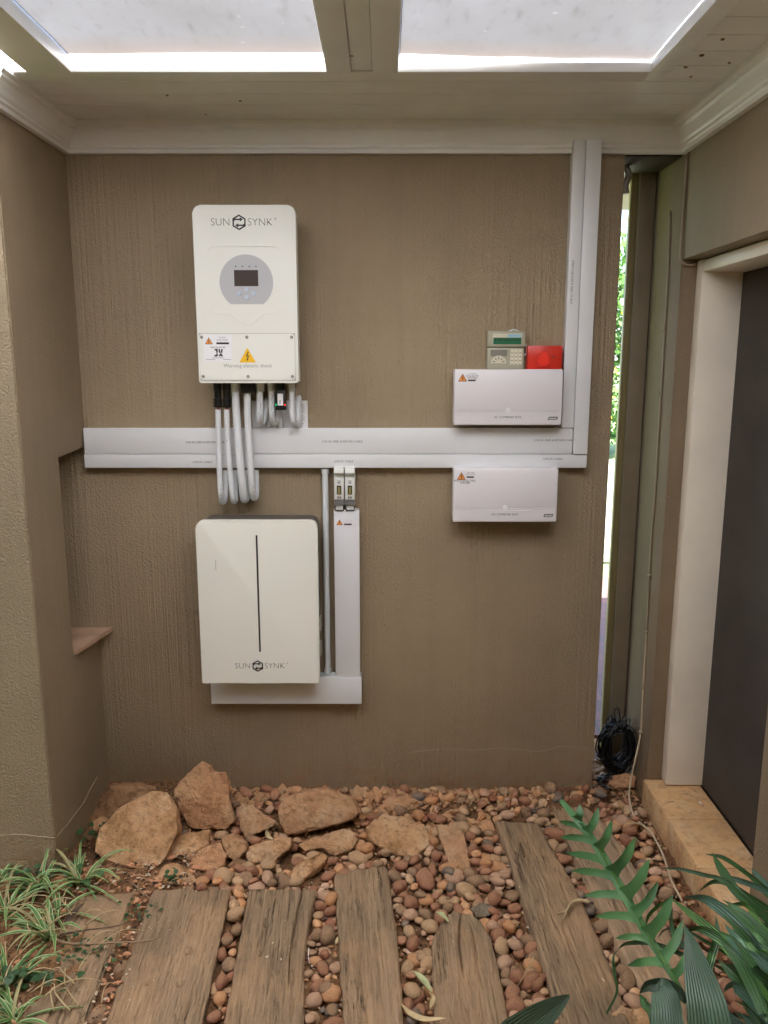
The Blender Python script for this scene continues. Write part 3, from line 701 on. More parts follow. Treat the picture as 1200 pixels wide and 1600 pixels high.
# plugs
for i, q in enumerate((238, 293)):
    bm = B(); p = P3((q, 90), -.095)
    disc(bm, (p.x, p.y, z0 - .026), .0135, .028, 'Z', 10, .002); disc(bm, (p.x, p.y, z0 - .052), .0115, .026, 'Z', 8, .001); disc(bm, (p.x, p.y, z0 - .082), .0135, .030, 'Z', 10, .002)
    for k in range(3): box(bm, p.x - .0145, p.x + .0145, p.y - .0145, p.y + .0145, z0 - .076 + .009 * k, z0 - .073 + .009 * k)
    t = obj('solar_plug', bm, 'black', smooth=True, angle=40)
    tag(t, ('leftmost black solar plug pushed into the underside of the white inverter', 'second black solar plug from the left under the white inverter')[i], 'plug', 'black solar plugs under the inverter')
    bm = B(); q2 = P3((243 + 53 * i, 240), -.095); tube(bm, [(p.x, p.y, z0 - .0815), (q2.x, q2.y, q2.z - .005)], .0035, 8); obj('red_lead', bm, 'red_wire', t)
# ---- flexible conduits
def flex(label, front, back, r, y0=-.095, y1=-.03, marks=True, ty=None):
    """front = surveyed run hanging in front, back = the run that comes up behind it"""
    pts = [P3(q, y0 + (i / len(front)) * .01) for i, q in enumerate(front)]; n = len(back)
    pts += [P3(q, y0 + .012 + (y1 - y0 - .012) * (i + 1) / n) for i, q in enumerate(back)]
    bm = B(); tube(bm, spline(pts, 170), r, 14, ridges=.055); o = obj('flexible_conduit', bm, 'conduit', smooth=True)
    tag(o, label, 'conduit', 'white flexible conduits below the inverter')
    if marks:
        bm = B(); rnd = random.Random(len(label)); a = spline(pts, 200)
        for (f0, f1) in marks:
            k = int(f0 * 200)
            while k < f1 * 200:
                p = a[k]; dx = rnd.uniform(-.003, .002) + .003
                hh = rnd.uniform(.001, .0035); t_ = rnd.choice((0, 1))
                box(bm, p.x + dx - (.0022 if t_ else .0006), p.x + dx + (.0022 if t_ else .0006), p.y - r * 1.06, p.y - r * .85, p.z - (.0005 if t_ else hh * .6), p.z + (.0005 if t_ else hh * .6)); k += rnd.choice((2, 2, 3, 5))
        obj('printed_marks', bm, 'ink_grey', o)
flex('leftmost long white flexible conduit looping below the trunking from the first plug', [(243, 240), (247, 450), (253, 650), (260, 760)], [(268, 812), (280, 812), (291, 760), (291, 620)], .0095, marks=((.28, .58),))
flex('second long white flexible conduit from the left, looping below the trunking', [(296, 240), (304, 450), (320, 650), (332, 760)], [(342, 812), (352, 800), (352, 740), (350, 620)], .0092, marks=((.02, .14), (.62, .68)))
flex('thickest white flexible conduit, third from the left of the long loops', [(352, 110), (357, 250), (375, 500), (392, 680)], [(404, 790), (418, 790), (424, 730), (420, 620)], .0130, marks=((.6, .66),))
flex('rightmost long white flexible conduit hanging from the large black gland', [(424, 125), (430, 350), (444, 550), (454, 690)], [(463, 780), (476, 780), (480, 720), (478, 620)], .0115, marks=((.45, .68),))
flex('short white flexible conduit bending back just right of the large black gland', [(503, 115), (504, 200), (505, 280)], [(511, 318), (526, 310), (542, 230), (553, 190), (560, 350)], .0115, marks=((.05, .36),))
flex('short white flexible conduit bending back just left of the black dongle', [(576, 115), (577, 200), (583, 280)], [(594, 318), (606, 310), (616, 250), (625, 230), (632, 352)], .0105, marks=((.05, .36),))
flex('rightmost short white flexible conduit, by the white instruction card', [(702, 115), (704, 200), (711, 290)], [(722, 332), (736, 300), (742, 200), (747, 178), (748, 352)], .0100, marks=None)
# dongle
p = P3((633, 90), -.10); q = P3((633, 262), -.10)
dg_ = thing('data_dongle', 'black data dongle with tiny label hanging under the inverter between conduits', 'dongle', (p.x, -.10, q.z))
bm = B(); box(bm, p.x - .0175, p.x + .0175, -.112, -.085, q.z + .010, z0 - .024, .004); obj('case', bm, 'black', dg_, smooth=True, angle=40)
bm = B(); disc(bm, (p.x, -.10, z0 - .024), .014, .025, 'Z', 12, .002); obj('plug', bm, 'black', dg_)
bm = B(); box(bm, p.x - .009, p.x + .009, -.1135, -.1122, q.z + .026, z0 - .036); sk = obj('label_plate', bm, 'sticker', dg_)
bm = B()
rnd = random.Random(3)
for a in range(5): box(bm, p.x - .004, p.x - .004 + rnd.uniform(.003, .008), -.1140, -.1136, q.z + .030 + a * .003, q.z + .0315 + a * .003)
obj('small_print', bm, 'ink_grey', sk)
for s_, c in ((-1, 'green'), (1, 'red')):
    m_, nt, b = new_mat(c + '_led'); cc = (0, .45, .12, 1) if c == 'green' else (.8, .02, .01, 1)
    b.inputs['Base Color'].default_value = cc; b.inputs['Emission Color'].default_value = cc; b.inputs['Emission Strength'].default_value = .8; M[c + '_led'] = m_
    bm = B(); disc(bm, (p.x + s_ * .0145, -.1122, q.z + .028), .0025, -.001, seg=8); obj('led', bm, c + '_led', dg_)
# instruction card behind
x_0, x_1, z_0, z_1 = pr(393, 626, 481, 669, -.012)
bm = B(); box(bm, x_0, x_1, -.014, -.001, z_0, z_1, .001); card = obj('instruction_card', bm, 'sticker')
tag(card, 'white printed card standing on the trunking behind the short conduits', 'card')
bm = B(); rnd = random.Random(5)
for k in range(14):
    zz = z_1 - .012 - k * .0055
    if zz > z_0 + .006: box(bm, x_1 - .030, x_1 - .030 + rnd.uniform(.012, .022), -.0148, -.0142, zz, zz + .0012)
obj('small_print', bm, 'ink_grey', card)
# ---- trunking
def trunk(name, label, rect, d, seams=(), y=-.001, lid=True, vertical=False):
    x0, x1, z0, z1 = rect
    bm = B(); box(bm, x0 + .002, x1 - .002, -d + .010, y, z0 + .002, z1 - .002); o = obj(name, bm, 'pvc'); tag(o, label, 'trunking', 'white plastic cable trunking on the wall')
    bm = B(); box(bm, x0, x1, -d, -d + .0102, z0, z1, .0018); obj('lid', bm, 'pvc', o, smooth=True, angle=40)
    return o
Yt = -.040
TA = (atY(131, 690, Yt).x, atY(905.5, 450, Yt).x - .001, atY(500, 709.2, Yt).z, atY(500, 669, Yt).z)
tA = trunk('cable_trunking', 'wide upper horizontal white trunking lettered for the AC cable', TA, .040)
TB = (atY(132, 722, Yt).x, atY(917, 717, Yt).x, atY(500, 731, Yt).z, atY(500, 710, Yt).z)
tB = trunk('cable_trunking', 'narrow lower horizontal white trunking lettered for the DC cable', TB, .041)
xa = atY(880, 600, Yt).x; xm = atY(905.5, 450, Yt).x; xb = TB[1] - .001
xa = atY(886, 450, Yt).x
zT = atY(905, 218, -.048).z
tC = trunk('cable_trunking', 'left of the two tall white trunkings rising to the cornice', (xa, xm - .0006, TA[3] + .002, zT), .046)
tD = trunk('cable_trunking', 'right of the two tall white trunkings, running down past the combiner box', (xm + .0006, xb, TB[3] + .002, zT + .001), .048)
for u, v in ((322, 691), (535, 690), (866, 688)): text('LIVE AC FEED & RETURN CABLE', .0098, atY(u, v, Yt - .0004), 'ink_grey', tA)
for u, v in ((316, 722), (537, 721), (864, 717)): text('LIVE DC CABLE', .0098, atY(u, v, Yt - .0014), 'ink_grey', tB)
text('LIVE AC FEED & RETURN CABLE', .0098, atY(894, 441, -.0464), 'ink_grey', tC, rot=R(-90))
Yb = -.055
r4 = avg((520, 797), (560, 797), (564, 1060), (526, 1060), -.05)
zb = atY(530, 1058, Yb).z
tE = trunk('cable_trunking', 'short vertical white trunking beside the battery, below the fuse holders', (r4[0], r4[1], zb + .001, r4[3]), .050)
r5 = (atY(330, 1090, Yb).x, atY(565, 1090, Yb).x, atY(450, 1100, Yb).z, zb)
tF = trunk('cable_trunking', 'low horizontal white trunking directly under the battery', r5, .055)
y5 = -.0505; px, pz = atY(530.5, 816, y5).x, atY(530, 816, y5).z
bm = B(); box(bm, r4[0] + .002, r4[1] - .002, y5 - .0002, y5 + .0002, pz - .014, pz + .020); stk = obj('sticker', bm, 'sticker', tE)
warn(px, pz, y5 - .0003, .0115, stk); text('CAUTION', .005, Vector((px + .028, y5, pz + .008)), 'ink_grey', stk)
text('SOLAR CABLE', .0045, Vector((px + .028, y5, pz + .002)), 'ink_grey', stk)
bm = B(); box(bm, px + .016, px + .042, y5 - .0006, y5 - .0003, pz - .010, pz - .0045); obj('print_bar', bm, 'ink', stk)
# ---- pipe
bm = B(); pa, pb = atY(507, 733, -.022), atY(513, 1056, -.022)
xx = (pa.x + pb.x) / 2
tube(bm, [(xx, -.022, pa.z + .002), (xx, -.022, zb + .012)], .0105, 18)
pipe = obj('conduit_pipe', bm, 'pvc_pipe', smooth=True, angle=50); tag(pipe, 'straight thin white pipe running down between trunking and battery', 'pipe')
bm = B(); disc(bm, (xx, -.022, zb + .0015), .0135, .018, 'Z', 18, .001); obj('coupler', bm, 'pvc_pipe', pipe, smooth=True, angle=40)
bm = B(); disc(bm, (xx, -.022, pa.z - .016), .0135, .017, 'Z', 18, .001); obj('coupler', bm, 'pvc_pipe', pipe, smooth=True, angle=40)
# ---- fuse holders (pair)
f0, f1, fz0, fz1 = avg((521, 730), (554, 730), (555.5, 799), (522, 799), -.065)
fm = (f0 + f1) / 2
for i, (a, b) in enumerate(((f0, fm - .0008), (fm + .0008, f1))):
    h = fz1 - fz0; fh = thing('fuse_holder', ('left pale grey fuse holder clipped below the trunking', 'right pale grey fuse holder clipped below the trunking')[i], 'fuse holder', ((a + b) / 2, -.002, fz0), 'pair of fuse holders')
    bm = B(); box(bm, a, b, -.050, -.002, fz0 + h * .12, fz1, .002); obj('body', bm, 'fuse', fh, smooth=True, angle=40)
    bm = B(); prism(bm, [Vector((a + .001, -.049, fz1 - .003)), Vector((a + .001, -.064, fz1 - .006)), Vector((a + .001, -.068, fz1 - h * .13)), Vector((a + .001, -.060, fz1 - h * .18)), Vector((a + .001, -.049, fz1 - h * .19))], (b - a - .002, 0, 0)); obj('lever', bm, 'fuse', fh)
    bm = B(); box(bm, a + .001, b - .001, -.060, -.0502, fz0 + h * .26, fz1 - h * .26, .002); pl_ = obj('front_plate', bm, 'fuse', fh, smooth=True, angle=40)
    wc = (a + b) / 2
    bm = B(); box(bm, wc - .0075, wc + .0075, -.0607, -.0602, fz0 + h * .38, fz1 - h * .42); obj('fuse_opening', bm, 'black', pl_)
    bm = B(); box(bm, wc - .0042, wc + .0042, -.0615, -.0604, fz0 + h * .37, fz1 - h * .45); obj('fuse_window', bm, 'fuse_window', pl_)
    bm = B()
    for dz, wd in ((.315, .010), (.345, .013), (.375, .008)): box(bm, wc - wd / 2, wc + wd / 2, -.0607, -.0602, fz1 - h * dz - .0008, fz1 - h * dz + .0008)
    for dx in (-.0035, .0035): box(bm, wc + dx - .002, wc + dx + .002, -.0607, -.0602, fz0 + h * .285, fz0 + h * .335)
    obj('small_print', bm, 'ink', pl_)
    bm = B(); box(bm, a + .001, b - .001, -.056, -.0502, fz0 + h * .13, fz0 + h * .25, .001); obj('grey_band', bm, 'fuse_grey', fh)
    bm = B(); box(bm, a + .003, b - .003, -.048, -.012, fz0 - .002, fz0 + h * .118, .002); obj('terminal', bm, 'fuse', fh)
    bm = B(); tube(bm, [(a + .003, -.0545, fz0 + h * .11), (a + .004, -.0545, fz0 + .001), (b - .004, -.0545, fz0 + .001), (b - .003, -.0545, fz0 + h * .11)], .0022, 6); obj('clip', bm, 'black', fh)
# ---- battery
Yk = -.150
x0, x1, z0, z1 = avg((305, 815), (495, 813), (500, 1066), (316, 1069), Yk)
bat = thing('battery', 'cream wall battery with a long dark slot and dark casing', 'battery', ((x0 + x1) / 2, 0, z0))
bm = B(); prism(bm, rrect(x0, x1, z0, z1, .026, Yk, 7, .003), (0, .028, 0), .004); obj('front_cover', bm, 'enamel2', bat, smooth=True, angle=35)
bm = B(); prism(bm, rrect(x0 + .010, x1 - .004, z0 + .012, z1 - .001, .028, Yk + .0285, 7, .004), (0, .085, 0)); cs = obj('case', bm, 'steel_dark', bat, smooth=True, angle=35)
bm = B(); box(bm, x0 + .05, x1 - .05, -.0345, -.001, z0 + .04, z1 - .05); obj('bracket', bm, 'steel_dark', bat)
bm = B()
for a in (.62, .78): box(bm, x1 - .0038, x1 + .003, Yk + .06, Yk + .09, z0 + (z1 - z0) * (1 - a) - .05, z0 + (z1 - z0) * (1 - a), .001)
obj('side_handle', bm, 'side_grey', cs)
X = lambda f: x0 + (x1 - x0) * f
Z = lambda f: z1 - (z1 - z0) * f
bm = B(); box(bm, X(.5) - .003, X(.5) + .003, Yk - .0006, Yk, Z(.80), Z(.085)); obj('slot', bm, 'ink', bat)
brandmark(X(.477), Z(.890), Yk - .0003, .0205, bat)
bm = B()
for k in range(8): box(bm, X(.152), X(.158), Yk - .0004, Yk, Z(.235 + k * .008), Z(.239 + k * .008))
obj('indicator_marks', bm, 'ink_grey', bat)
for u, m_, r in ((418.5, 'black', .009), (436, 'black', .009), (452, 'orange_cap', .009), (468, 'orange_cap', .009)):
    p = atY(u, 1068, -.115); bm = B(); disc(bm, (p.x, -.112, z0 - .010), r, .023, 'Z', 12, .002); obj('connector', bm, m_, bat, smooth=True, angle=40)
p = atY(383, 1068, -.115); bm = B(); box(bm, p.x - .027, p.x + .027, -.125, -.10, z0 - .008, z0 + .013, .005); obj('connector', bm, 'black', bat)
p = atY(334, 1068, -.115); bm = B(); tube(bm, [(p.x, -.11, z0 + .012), (p.x + .001, -.113, z0 - .012)], .0035, 8); obj('earth_lead', bm, 'black', bat)
# ---- combiner boxes
def combiner(tl, tr, br, bl, letter, label):
    Y = -.100; x0, x1, z0, z1 = avg(tl, tr, br, bl, Y); h = z1 - z0; wd = x1 - x0
    t = thing('combiner_box', label, 'electrical box', ((x0 + x1) / 2, 0, z0), 'white combiner boxes')
    bm = B(); box(bm, x0 + .004, x1 - .004, -.066, -.001, z0 + .004, z1 - .004, .003); obj('back_box', bm, 'abs', t, smooth=True, angle=40)
    bm = B(); box(bm, x0, x1, Y, -.0665, z0, z1, .005, 3); c = obj('cover', bm, 'abs', t, smooth=True, angle=40)
    X = lambda f: x0 + wd * f
    Z = lambda f: z1 - h * f
    bm = B(); box(bm, x0 + .006, x1 - .006, Y - .0016, Y + .001, Z(.735), Z(.04), .001)
    dr = obj('hinged_flap', bm, 'abs', c, smooth=True, angle=40)
    bm = B()
    for zf in (.748, .790): box(bm, x0 + .004, x1 - .004, Y - .0012, Y + .001, Z(zf) - .001, Z(zf) + .001, .0004, 1)
    obj('moulded_rib', bm, 'abs', c)
    bm = B(); disc(bm, (X(.5), Y - .0018, Z(.725)), .0085, -.001, seg=20, bev=.0004); disc(bm, (X(.5), Y - .0020, Z(.725)), .0055, -.0018, seg=16)
    obj('catch', bm, 'sticker', c, smooth=True, angle=40)
    text(letter + ' COMBINER BOX', .0100, Vector((X(.5), Y - .0003, Z(.855))), 'ink_grey', c)
    bm = B()
    pts = [Vector((X(.87), Y, Z(.905))), Vector((X(.875), Y, Z(.86))), Vector((X(.885), Y, Z(.845))), Vector((X(.965), Y, Z(.845))), Vector((X(.96), Y, Z(.89))), Vector((X(.95), Y, Z(.905)))]
    prism(bm, pts, (0, -.0006, 0)); bd = obj('badge', bm, 'ink_grey', c)
    bm = B(); rnd = random.Random(8)
    for k in range(7): box(bm, X(.885 + k * .0095), X(.890 + k * .0095), Y - .0009, Y - .0007, Z(.893), Z(.893) + rnd.uniform(.004, .006))
    obj('badge_marks', bm, 'sticker', bd)
    y = Y - .0018
    warn(X(.075), Z(.145), y, .0150, dr)
    if letter == 'AC':
        text('CAUTION', .0055, Vector((X(.165), y, Z(.08))), 'ink_grey', dr)
        text('SOLAR PV', .0095, Vector((X(.165), y, Z(.120))), 'ink_grey', dr); text('SYSTEM', .0095, Vector((X(.165), y, Z(.158))), 'ink_grey', dr)
        zz = .195
    else:
        text('CAUTION', .0055, Vector((X(.165), y, Z(.085))), 'ink_grey', dr); text('DUAL SUPPLY', .0055, Vector((X(.165), y, Z(.115))), 'ink_grey', dr)
        text('PHOTOVOLTAIC', .0095, Vector((X(.110), y, Z(.235))), 'ink_grey', dr, thin=.0001); text('SYSTEM', .0095, Vector((X(.110), y, Z(.275))), 'ink_grey', dr, thin=.0001)
        zz = .165
    bm = B(); box(bm, X(.125), X(.195), y - .0004, y, Z(zz) - .0028, Z(zz) + .0022); obj('print_bar', bm, 'ink', dr)
combiner((710, 576), (881, 578), (877, 663), (709, 666), 'AC', 'upper white combiner box, lettered AC, below keypad and red switch')
combiner((709, 732), (873, 730), (870, 815), (707, 817), 'DC', 'lower white combiner box, lettered DC, hanging below the trunking')
# ---- alarm keypad
x0, x1, z0, z1 = avg((763, 517), (820, 518), (821, 577), (761, 577), -.03)
zm = z1 - (z1 - z0) * .42
kp = thing('alarm_keypad', 'beige alarm keypad with a green display above the AC combiner box', 'keypad', ((x0 + x1) / 2, 0, z0))
bm = B(); box(bm, x0, x1, -.032, -.001, zm + .001, z1, .004); up_ = obj('display_unit', bm, 'beige', kp, smooth=True, angle=40)
bm = B(); box(bm, x0 - .001, x1 - .003, -.030, -.0012, z0, zm - .001, .004); lo = obj('button_unit', bm, 'beige', kp, smooth=True, angle=40)
wd = x1 - x0; X = lambda f: x0 + wd * f
bm = B(); box(bm, X(.13), X(.90), -.0328, -.0318, z1 - .044, z1 - .008); obj('window_surround', bm, 'beige_light', up_)
bm = B(); box(bm, X(.14), X(.89), -.0336, -.0326, z1 - .043, z1 - .021); obj('lcd', bm, 'lcd', up_)
bm = B(); box(bm, X(.52), X(.88), -.0334, -.0327, z1 - .020, z1 - .010); obj('blue_print', bm, 'lcd_blue', up_)
bm = B(); rnd = random.Random(4)
for k in range(14): box(bm, X(.18 + .048 * k), X(.205 + .048 * k), -.0340, -.0335, z1 - .031 - rnd.uniform(0, .002), z1 - .026)
obj('display_digits', bm, 'black', up_)
bm = B(); box(bm, X(.08), X(.52), -.0306, -.0298, zm - .030, zm - .008); obj('grey_window', bm, 'lcd_grey', lo)
bm = B()
P = [Vector((X(.30) + .026 * math.cos(R(a)), -.0304, zm - .053 + .026 * math.sin(R(a)))) for a in range(0, 181, 15)]
prism(bm, P, (0, -.0006, 0)); fa = obj('dial_fan', bm, 'beige_light', lo)
bm = B()
for a in (20, 55, 90, 125, 160):
    c, s_ = math.cos(R(a)), math.sin(R(a)); stroke(bm, [(X(.30) + .013 * c, zm - .053 + .013 * s_), (X(.30) + .021 * c, zm - .053 + .021 * s_)], .0022, -.0311)
obj('dial_marks', bm, 'ink', lo)
bm = B(); box(bm, X(.60), X(.93), -.0306, -.0298, zm - .058, zm - .006); obj('button_field', bm, 'lcd_grey' if False else 'beige_light', lo)
for a in range(3):
    for b in range(4):
        bm = B(); xx_, zz_ = X(.655 + .108 * a), zm - .013 - .0125 * b; box(bm, xx_ - .004, xx_ + .004, -.0325, -.0305, zz_ - .0035, zz_ + .0035, .001, 1); ky = obj('key', bm, 'key', lo); bm = B(); box(bm, xx_ - .003, xx_ + .003, -.0310, -.0303, zz_ - .0062, zz_ - .0046); obj('key_print', bm, 'ink_grey', ky)
bm = B(); tube(bm, spline([(X(.55), -.012, z1 - .001), (X(.70), -.013, z1 + .005), (X(.86), -.012, z1 - .001)], 12), .003, 6)
obj('cable', bm, 'pvc_pipe', kp, smooth=True); bm = B()
tube(bm, spline([(x1 - .002, -.016, zm + .015), (x1 + .008, -.015, zm), (x1 + .007, -.015, zm - .02), (x1 - .004, -.014, zm - .03)], 14), .0028, 6); obj('cable', bm, 'pvc_pipe', kp, smooth=True)
# ---- red switch
x0, x1, z0, z1 = avg((825, 540), (879, 540), (878, 577), (824, 577), -.045)
rs = thing('red_switch', 'red panic switch box with rounded knob above the AC combiner box', 'switch', ((x0 + x1) / 2, 0, z0))
bm = B(); box(bm, x0, x1, -.046, -.001, z0, z1, .003); obj('box', bm, 'red', rs, smooth=True, angle=40)
cx_ = x0 + (x1 - x0) * .45; cz_ = z0 + (z1 - z0) * .42; P = []
for k in range(24):
    a = 2 * math.pi * k / 24; r = .0215; px_, pz_ = r * math.cos(a), r * math.sin(a)
    if pz_ > 0: px_ *= 1 - .62 * (pz_ / r) ** 1.5; pz_ *= 1.55
    P.append(Vector((cx_ + px_, -.047, cz_ - .004 + pz_)))
bm = B(); prism(bm, P, (0, -.014, 0)); bmesh.ops.bevel(bm, geom=[e for e in bm.edges if abs(e.verts[0].co.y + .061) < 1e-4 and abs(e.verts[1].co.y + .061) < 1e-4], offset=.004, segments=3, affect='EDGES')
obj('knob', bm, 'red_bright', rs, smooth=True, angle=40)
bm = B(); xk = x0 + (x1 - x0) * .70; box(bm, xk, xk + .010, -.0475, -.0462, cz_ + .004, cz_ + .013); obj('slot_plate', bm, 'red', rs)
bm = B(); box(bm, xk + .002, xk + .008, -.0480, -.0476, cz_ + .006, cz_ + .011); obj('slot_hole', bm, 'steel_dark', rs)
# ================================================================== GROUND: sleepers, rocks, pebbles
c1 = lambda x, y: (x / 3, 1150 + y / 3)
c2 = lambda x, y: (350 + x / 3.4286, 1200 + y / 3.4286)
c3 = lambda x, y: (650 + x / 3.4286, 1200 + y / 3.4286)
c4 = lambda x, y: (850 + x / 3.4286, 1200 + y / 3.4286)
c8 = lambda x, y: (900 + x / 3.2, 850 + y / 3.2)
ZS = .012
SLEEP = []
HOLES = [(p.x, p.y) for p in (atZ(*q, ZS) for q in [c1(697, 1158), c1(885, 1015), c1(845, 1165), c2(225, 845), c2(190, 990), c2(375, 830), c3(530, 435)])]
def along(P, f):
    """point at fraction f of the y range of polyline P (far to near)"""
    y = P[0].y + (P[-1].y - P[0].y) * f
    for a, b in zip(P, P[1:]):
        if b.y <= y + 1e-9:
            k = (a.y - y) / max(1e-6, a.y - b.y); return a.x + (b.x - a.x) * min(1, max(0, k)), y
    return P[-1].x, y
def sleeper(left, right, label, mat='wood', seed=0, zs=ZS):
    Lp = [atZ(*p, zs) for p in left]; Rp = [atZ(*p, zs) for p in right]
    for P in (Lp, Rp):
        d = (P[-1] - P[-2]); P.append(P[-1] + d * (.5 / max(.05, -d.y)))
    e = min(Lp[-1].y, Rp[-1].y); n = 130; m = 44; bm = B(); rows = []; rc = random.Random(seed * 7 + 1); CR = [(rc.uniform(.12, .88), rc.uniform(0, .7), rc.uniform(.12, .45), rc.uniform(.003, .009), rc.random() * 20) for _ in range(6)] + ([(.80, 0, .42, .02, 3)] if seed == 3 else [(.45, .0, .3, .016, 3), (.7, .05, .3, .012, 8)] if seed == 5 else []); poly = ([], [])
    for j in range(n + 1):
        f = j / n; lx, ly = along(Lp, f); rx, ry = along(Rp, f)
        lx += .0035 * noise.noise(Vector((f * 14, seed, 1))) + .0018 * noise.noise(Vector((f * 60, seed, 4)))
        rx += .0035 * noise.noise(Vector((f * 14, seed, 9))) + .0018 * noise.noise(Vector((f * 60, seed, 7)))
        row = []
        for i in range(m + 1):
            k = i / m; x = lx + (rx - lx) * k; y = ly + (ry - ly) * k
            ed = min(i, m - i); z = zs + .004 * noise.noise(Vector((x * 16, y * 3, seed))) + .0016 * noise.noise(Vector((x * 120, y * 6, seed))) - (.007 if ed == 0 else .003 if ed == 1 else .001 if ed == 2 else 0)
            for (cx, c0, cl, cdp, cs_) in CR:
                if c0 <= f <= c0 + cl:
                    tt = (f - c0) / cl; dx_ = abs(k - cx - .022 * noise.noise(Vector((f * 2.2, cs_, 0))) - .007 * noise.noise(Vector((f * 16, cs_, 0)))) * (rx - lx)
                    if dx_ < .0045: z -= cdp * (1 - dx_ / .0045) * math.sin(math.pi * min(1, max(.0, .15 + tt * .85)))
            for hx, hy in HOLES:
                hd_ = math.hypot(x - hx, y - hy)
                if hd_ < .0085: z -= .016 * (1 - hd_ / .0085) ** .5
            if j < 6: y += (.010 * noise.noise(Vector((x * 22, seed, 2))) + .006 * noise.noise(Vector((x * 90, seed, 2)))) * (1 - j / 6)
            if j == 0: z -= .008
            row.append(bm.verts.new((x, y, z)))
        rows.append(row); poly[0].append((lx, ly)); poly[1].append((rx, ry))
    for j in range(n):
        for i in range(m): bm.faces.new((rows[j][i], rows[j][i + 1], rows[j + 1][i + 1], rows[j + 1][i]))
    ring = [rows[0][i] for i in range(m + 1)] + [rows[j][m] for j in range(1, n + 1)] + [rows[n][i] for i in range(m - 1, -1, -1)] + [rows[j][0] for j in range(n - 1, 0, -1)]
    lo = [bm.verts.new((v.co.x, v.co.y, zs - .12)) for v in ring]
    for a in range(len(ring)): b = (a + 1) % len(ring); bm.faces.new((ring[a], ring[b], lo[b], lo[a]))
    bm.faces.new(lo[::-1])
    # turn into its own frame: local Y runs along the sleeper
    q = Vector((Lp[-1].x + Rp[-1].x - Lp[0].x - Rp[0].x, Lp[-1].y + Rp[-1].y - Lp[0].y - Rp[0].y, 0)); ang = math.atan2(q.x, -q.y)
    cen = Vector(((Lp[0].x + Rp[-1].x) / 2, (Lp[0].y + Rp[-1].y) / 2, zs - .12)); ro = Matrix.Rotation(-ang, 4, 'Z')
    for v in bm.verts: v.co = ro @ (v.co - cen)
    o = obj('timber_sleeper', bm, mat, smooth=True, angle=50, loc=(0, 0, 0)); o.location = cen; o.rotation_euler = (0, 0, ang); W[o.name] = cen
    tag(o, label, 'sleeper', 'weathered timber sleepers laid as a path'); SLEEP.append((poly[0] + poly[1][::-1]))
    return o
sleeper([(117, 1398), (96, 1440), (23, 1600)], [(212, 1392), (198, 1433), (132, 1600)], 'leftmost timber sleeper, partly buried under soil, twigs and grass', seed=1, zs=.011)
sleeper([(238, 1388), (163, 1600)], [(360, 1388), (315, 1600)], 'broad pale timber sleeper, second from left, in front of the rock pile', seed=2)
sleeper([(389, 1386), (350, 1600)], [(494, 1388), (481, 1450), (475, 1500), (475, 1600)], 'third timber sleeper from left with a long split along its right edge', seed=3)
sleeper([(522, 1362), (528, 1450), (537, 1600)], [(605, 1350), (622, 1470), (631, 1600)], 'fourth timber sleeper from left, straight, starting nearest the slanted stones', seed=4)
sleeper([(709, 1423), (690, 1438), (675, 1462), (676, 1530), (682, 1600)], [(735, 1426), (752, 1438), (767, 1462), (783, 1530), (797, 1600)], 'short timber sleeper with a pointed far end and two cracks', seed=5)
sleeper([(774, 1279), (800, 1355), (825, 1433), (854, 1521), (880, 1600)], [(842, 1285), (872, 1340), (895, 1375), (921, 1433), (959, 1518), (985, 1600)], 'long slanting timber sleeper reaching close to the wall, with a dry root on it', seed=6)
sleeper([(857, 1254), (889, 1317), (924, 1390), (977, 1497), (1035, 1600)], [(906, 1252), (946, 1284), (981, 1334), (1013, 1390), (1040, 1442), (1120, 1600)], 'rightmost dusty timber sleeper, running under the blue green fern', 'wood_dusty', 7)
sleeper([(690, 1257), (682, 1290), (688, 1330)], [(722, 1255), (730, 1300), (737, 1352)], 'short orange dusty timber end near the foot of the wall', 'wood_dusty', 8, .016) if False else None
def inpoly(x, y, P):
    r = False; n = len(P)
    for i in range(n):
        (x1, y1), (x2, y2) = P[i], P[i - 1]
        if (y1 > y) != (y2 > y) and x < (x2 - x1) * (y - y1) / (y2 - y1) + x1: r = not r
    return r
ROCKFOOT = []
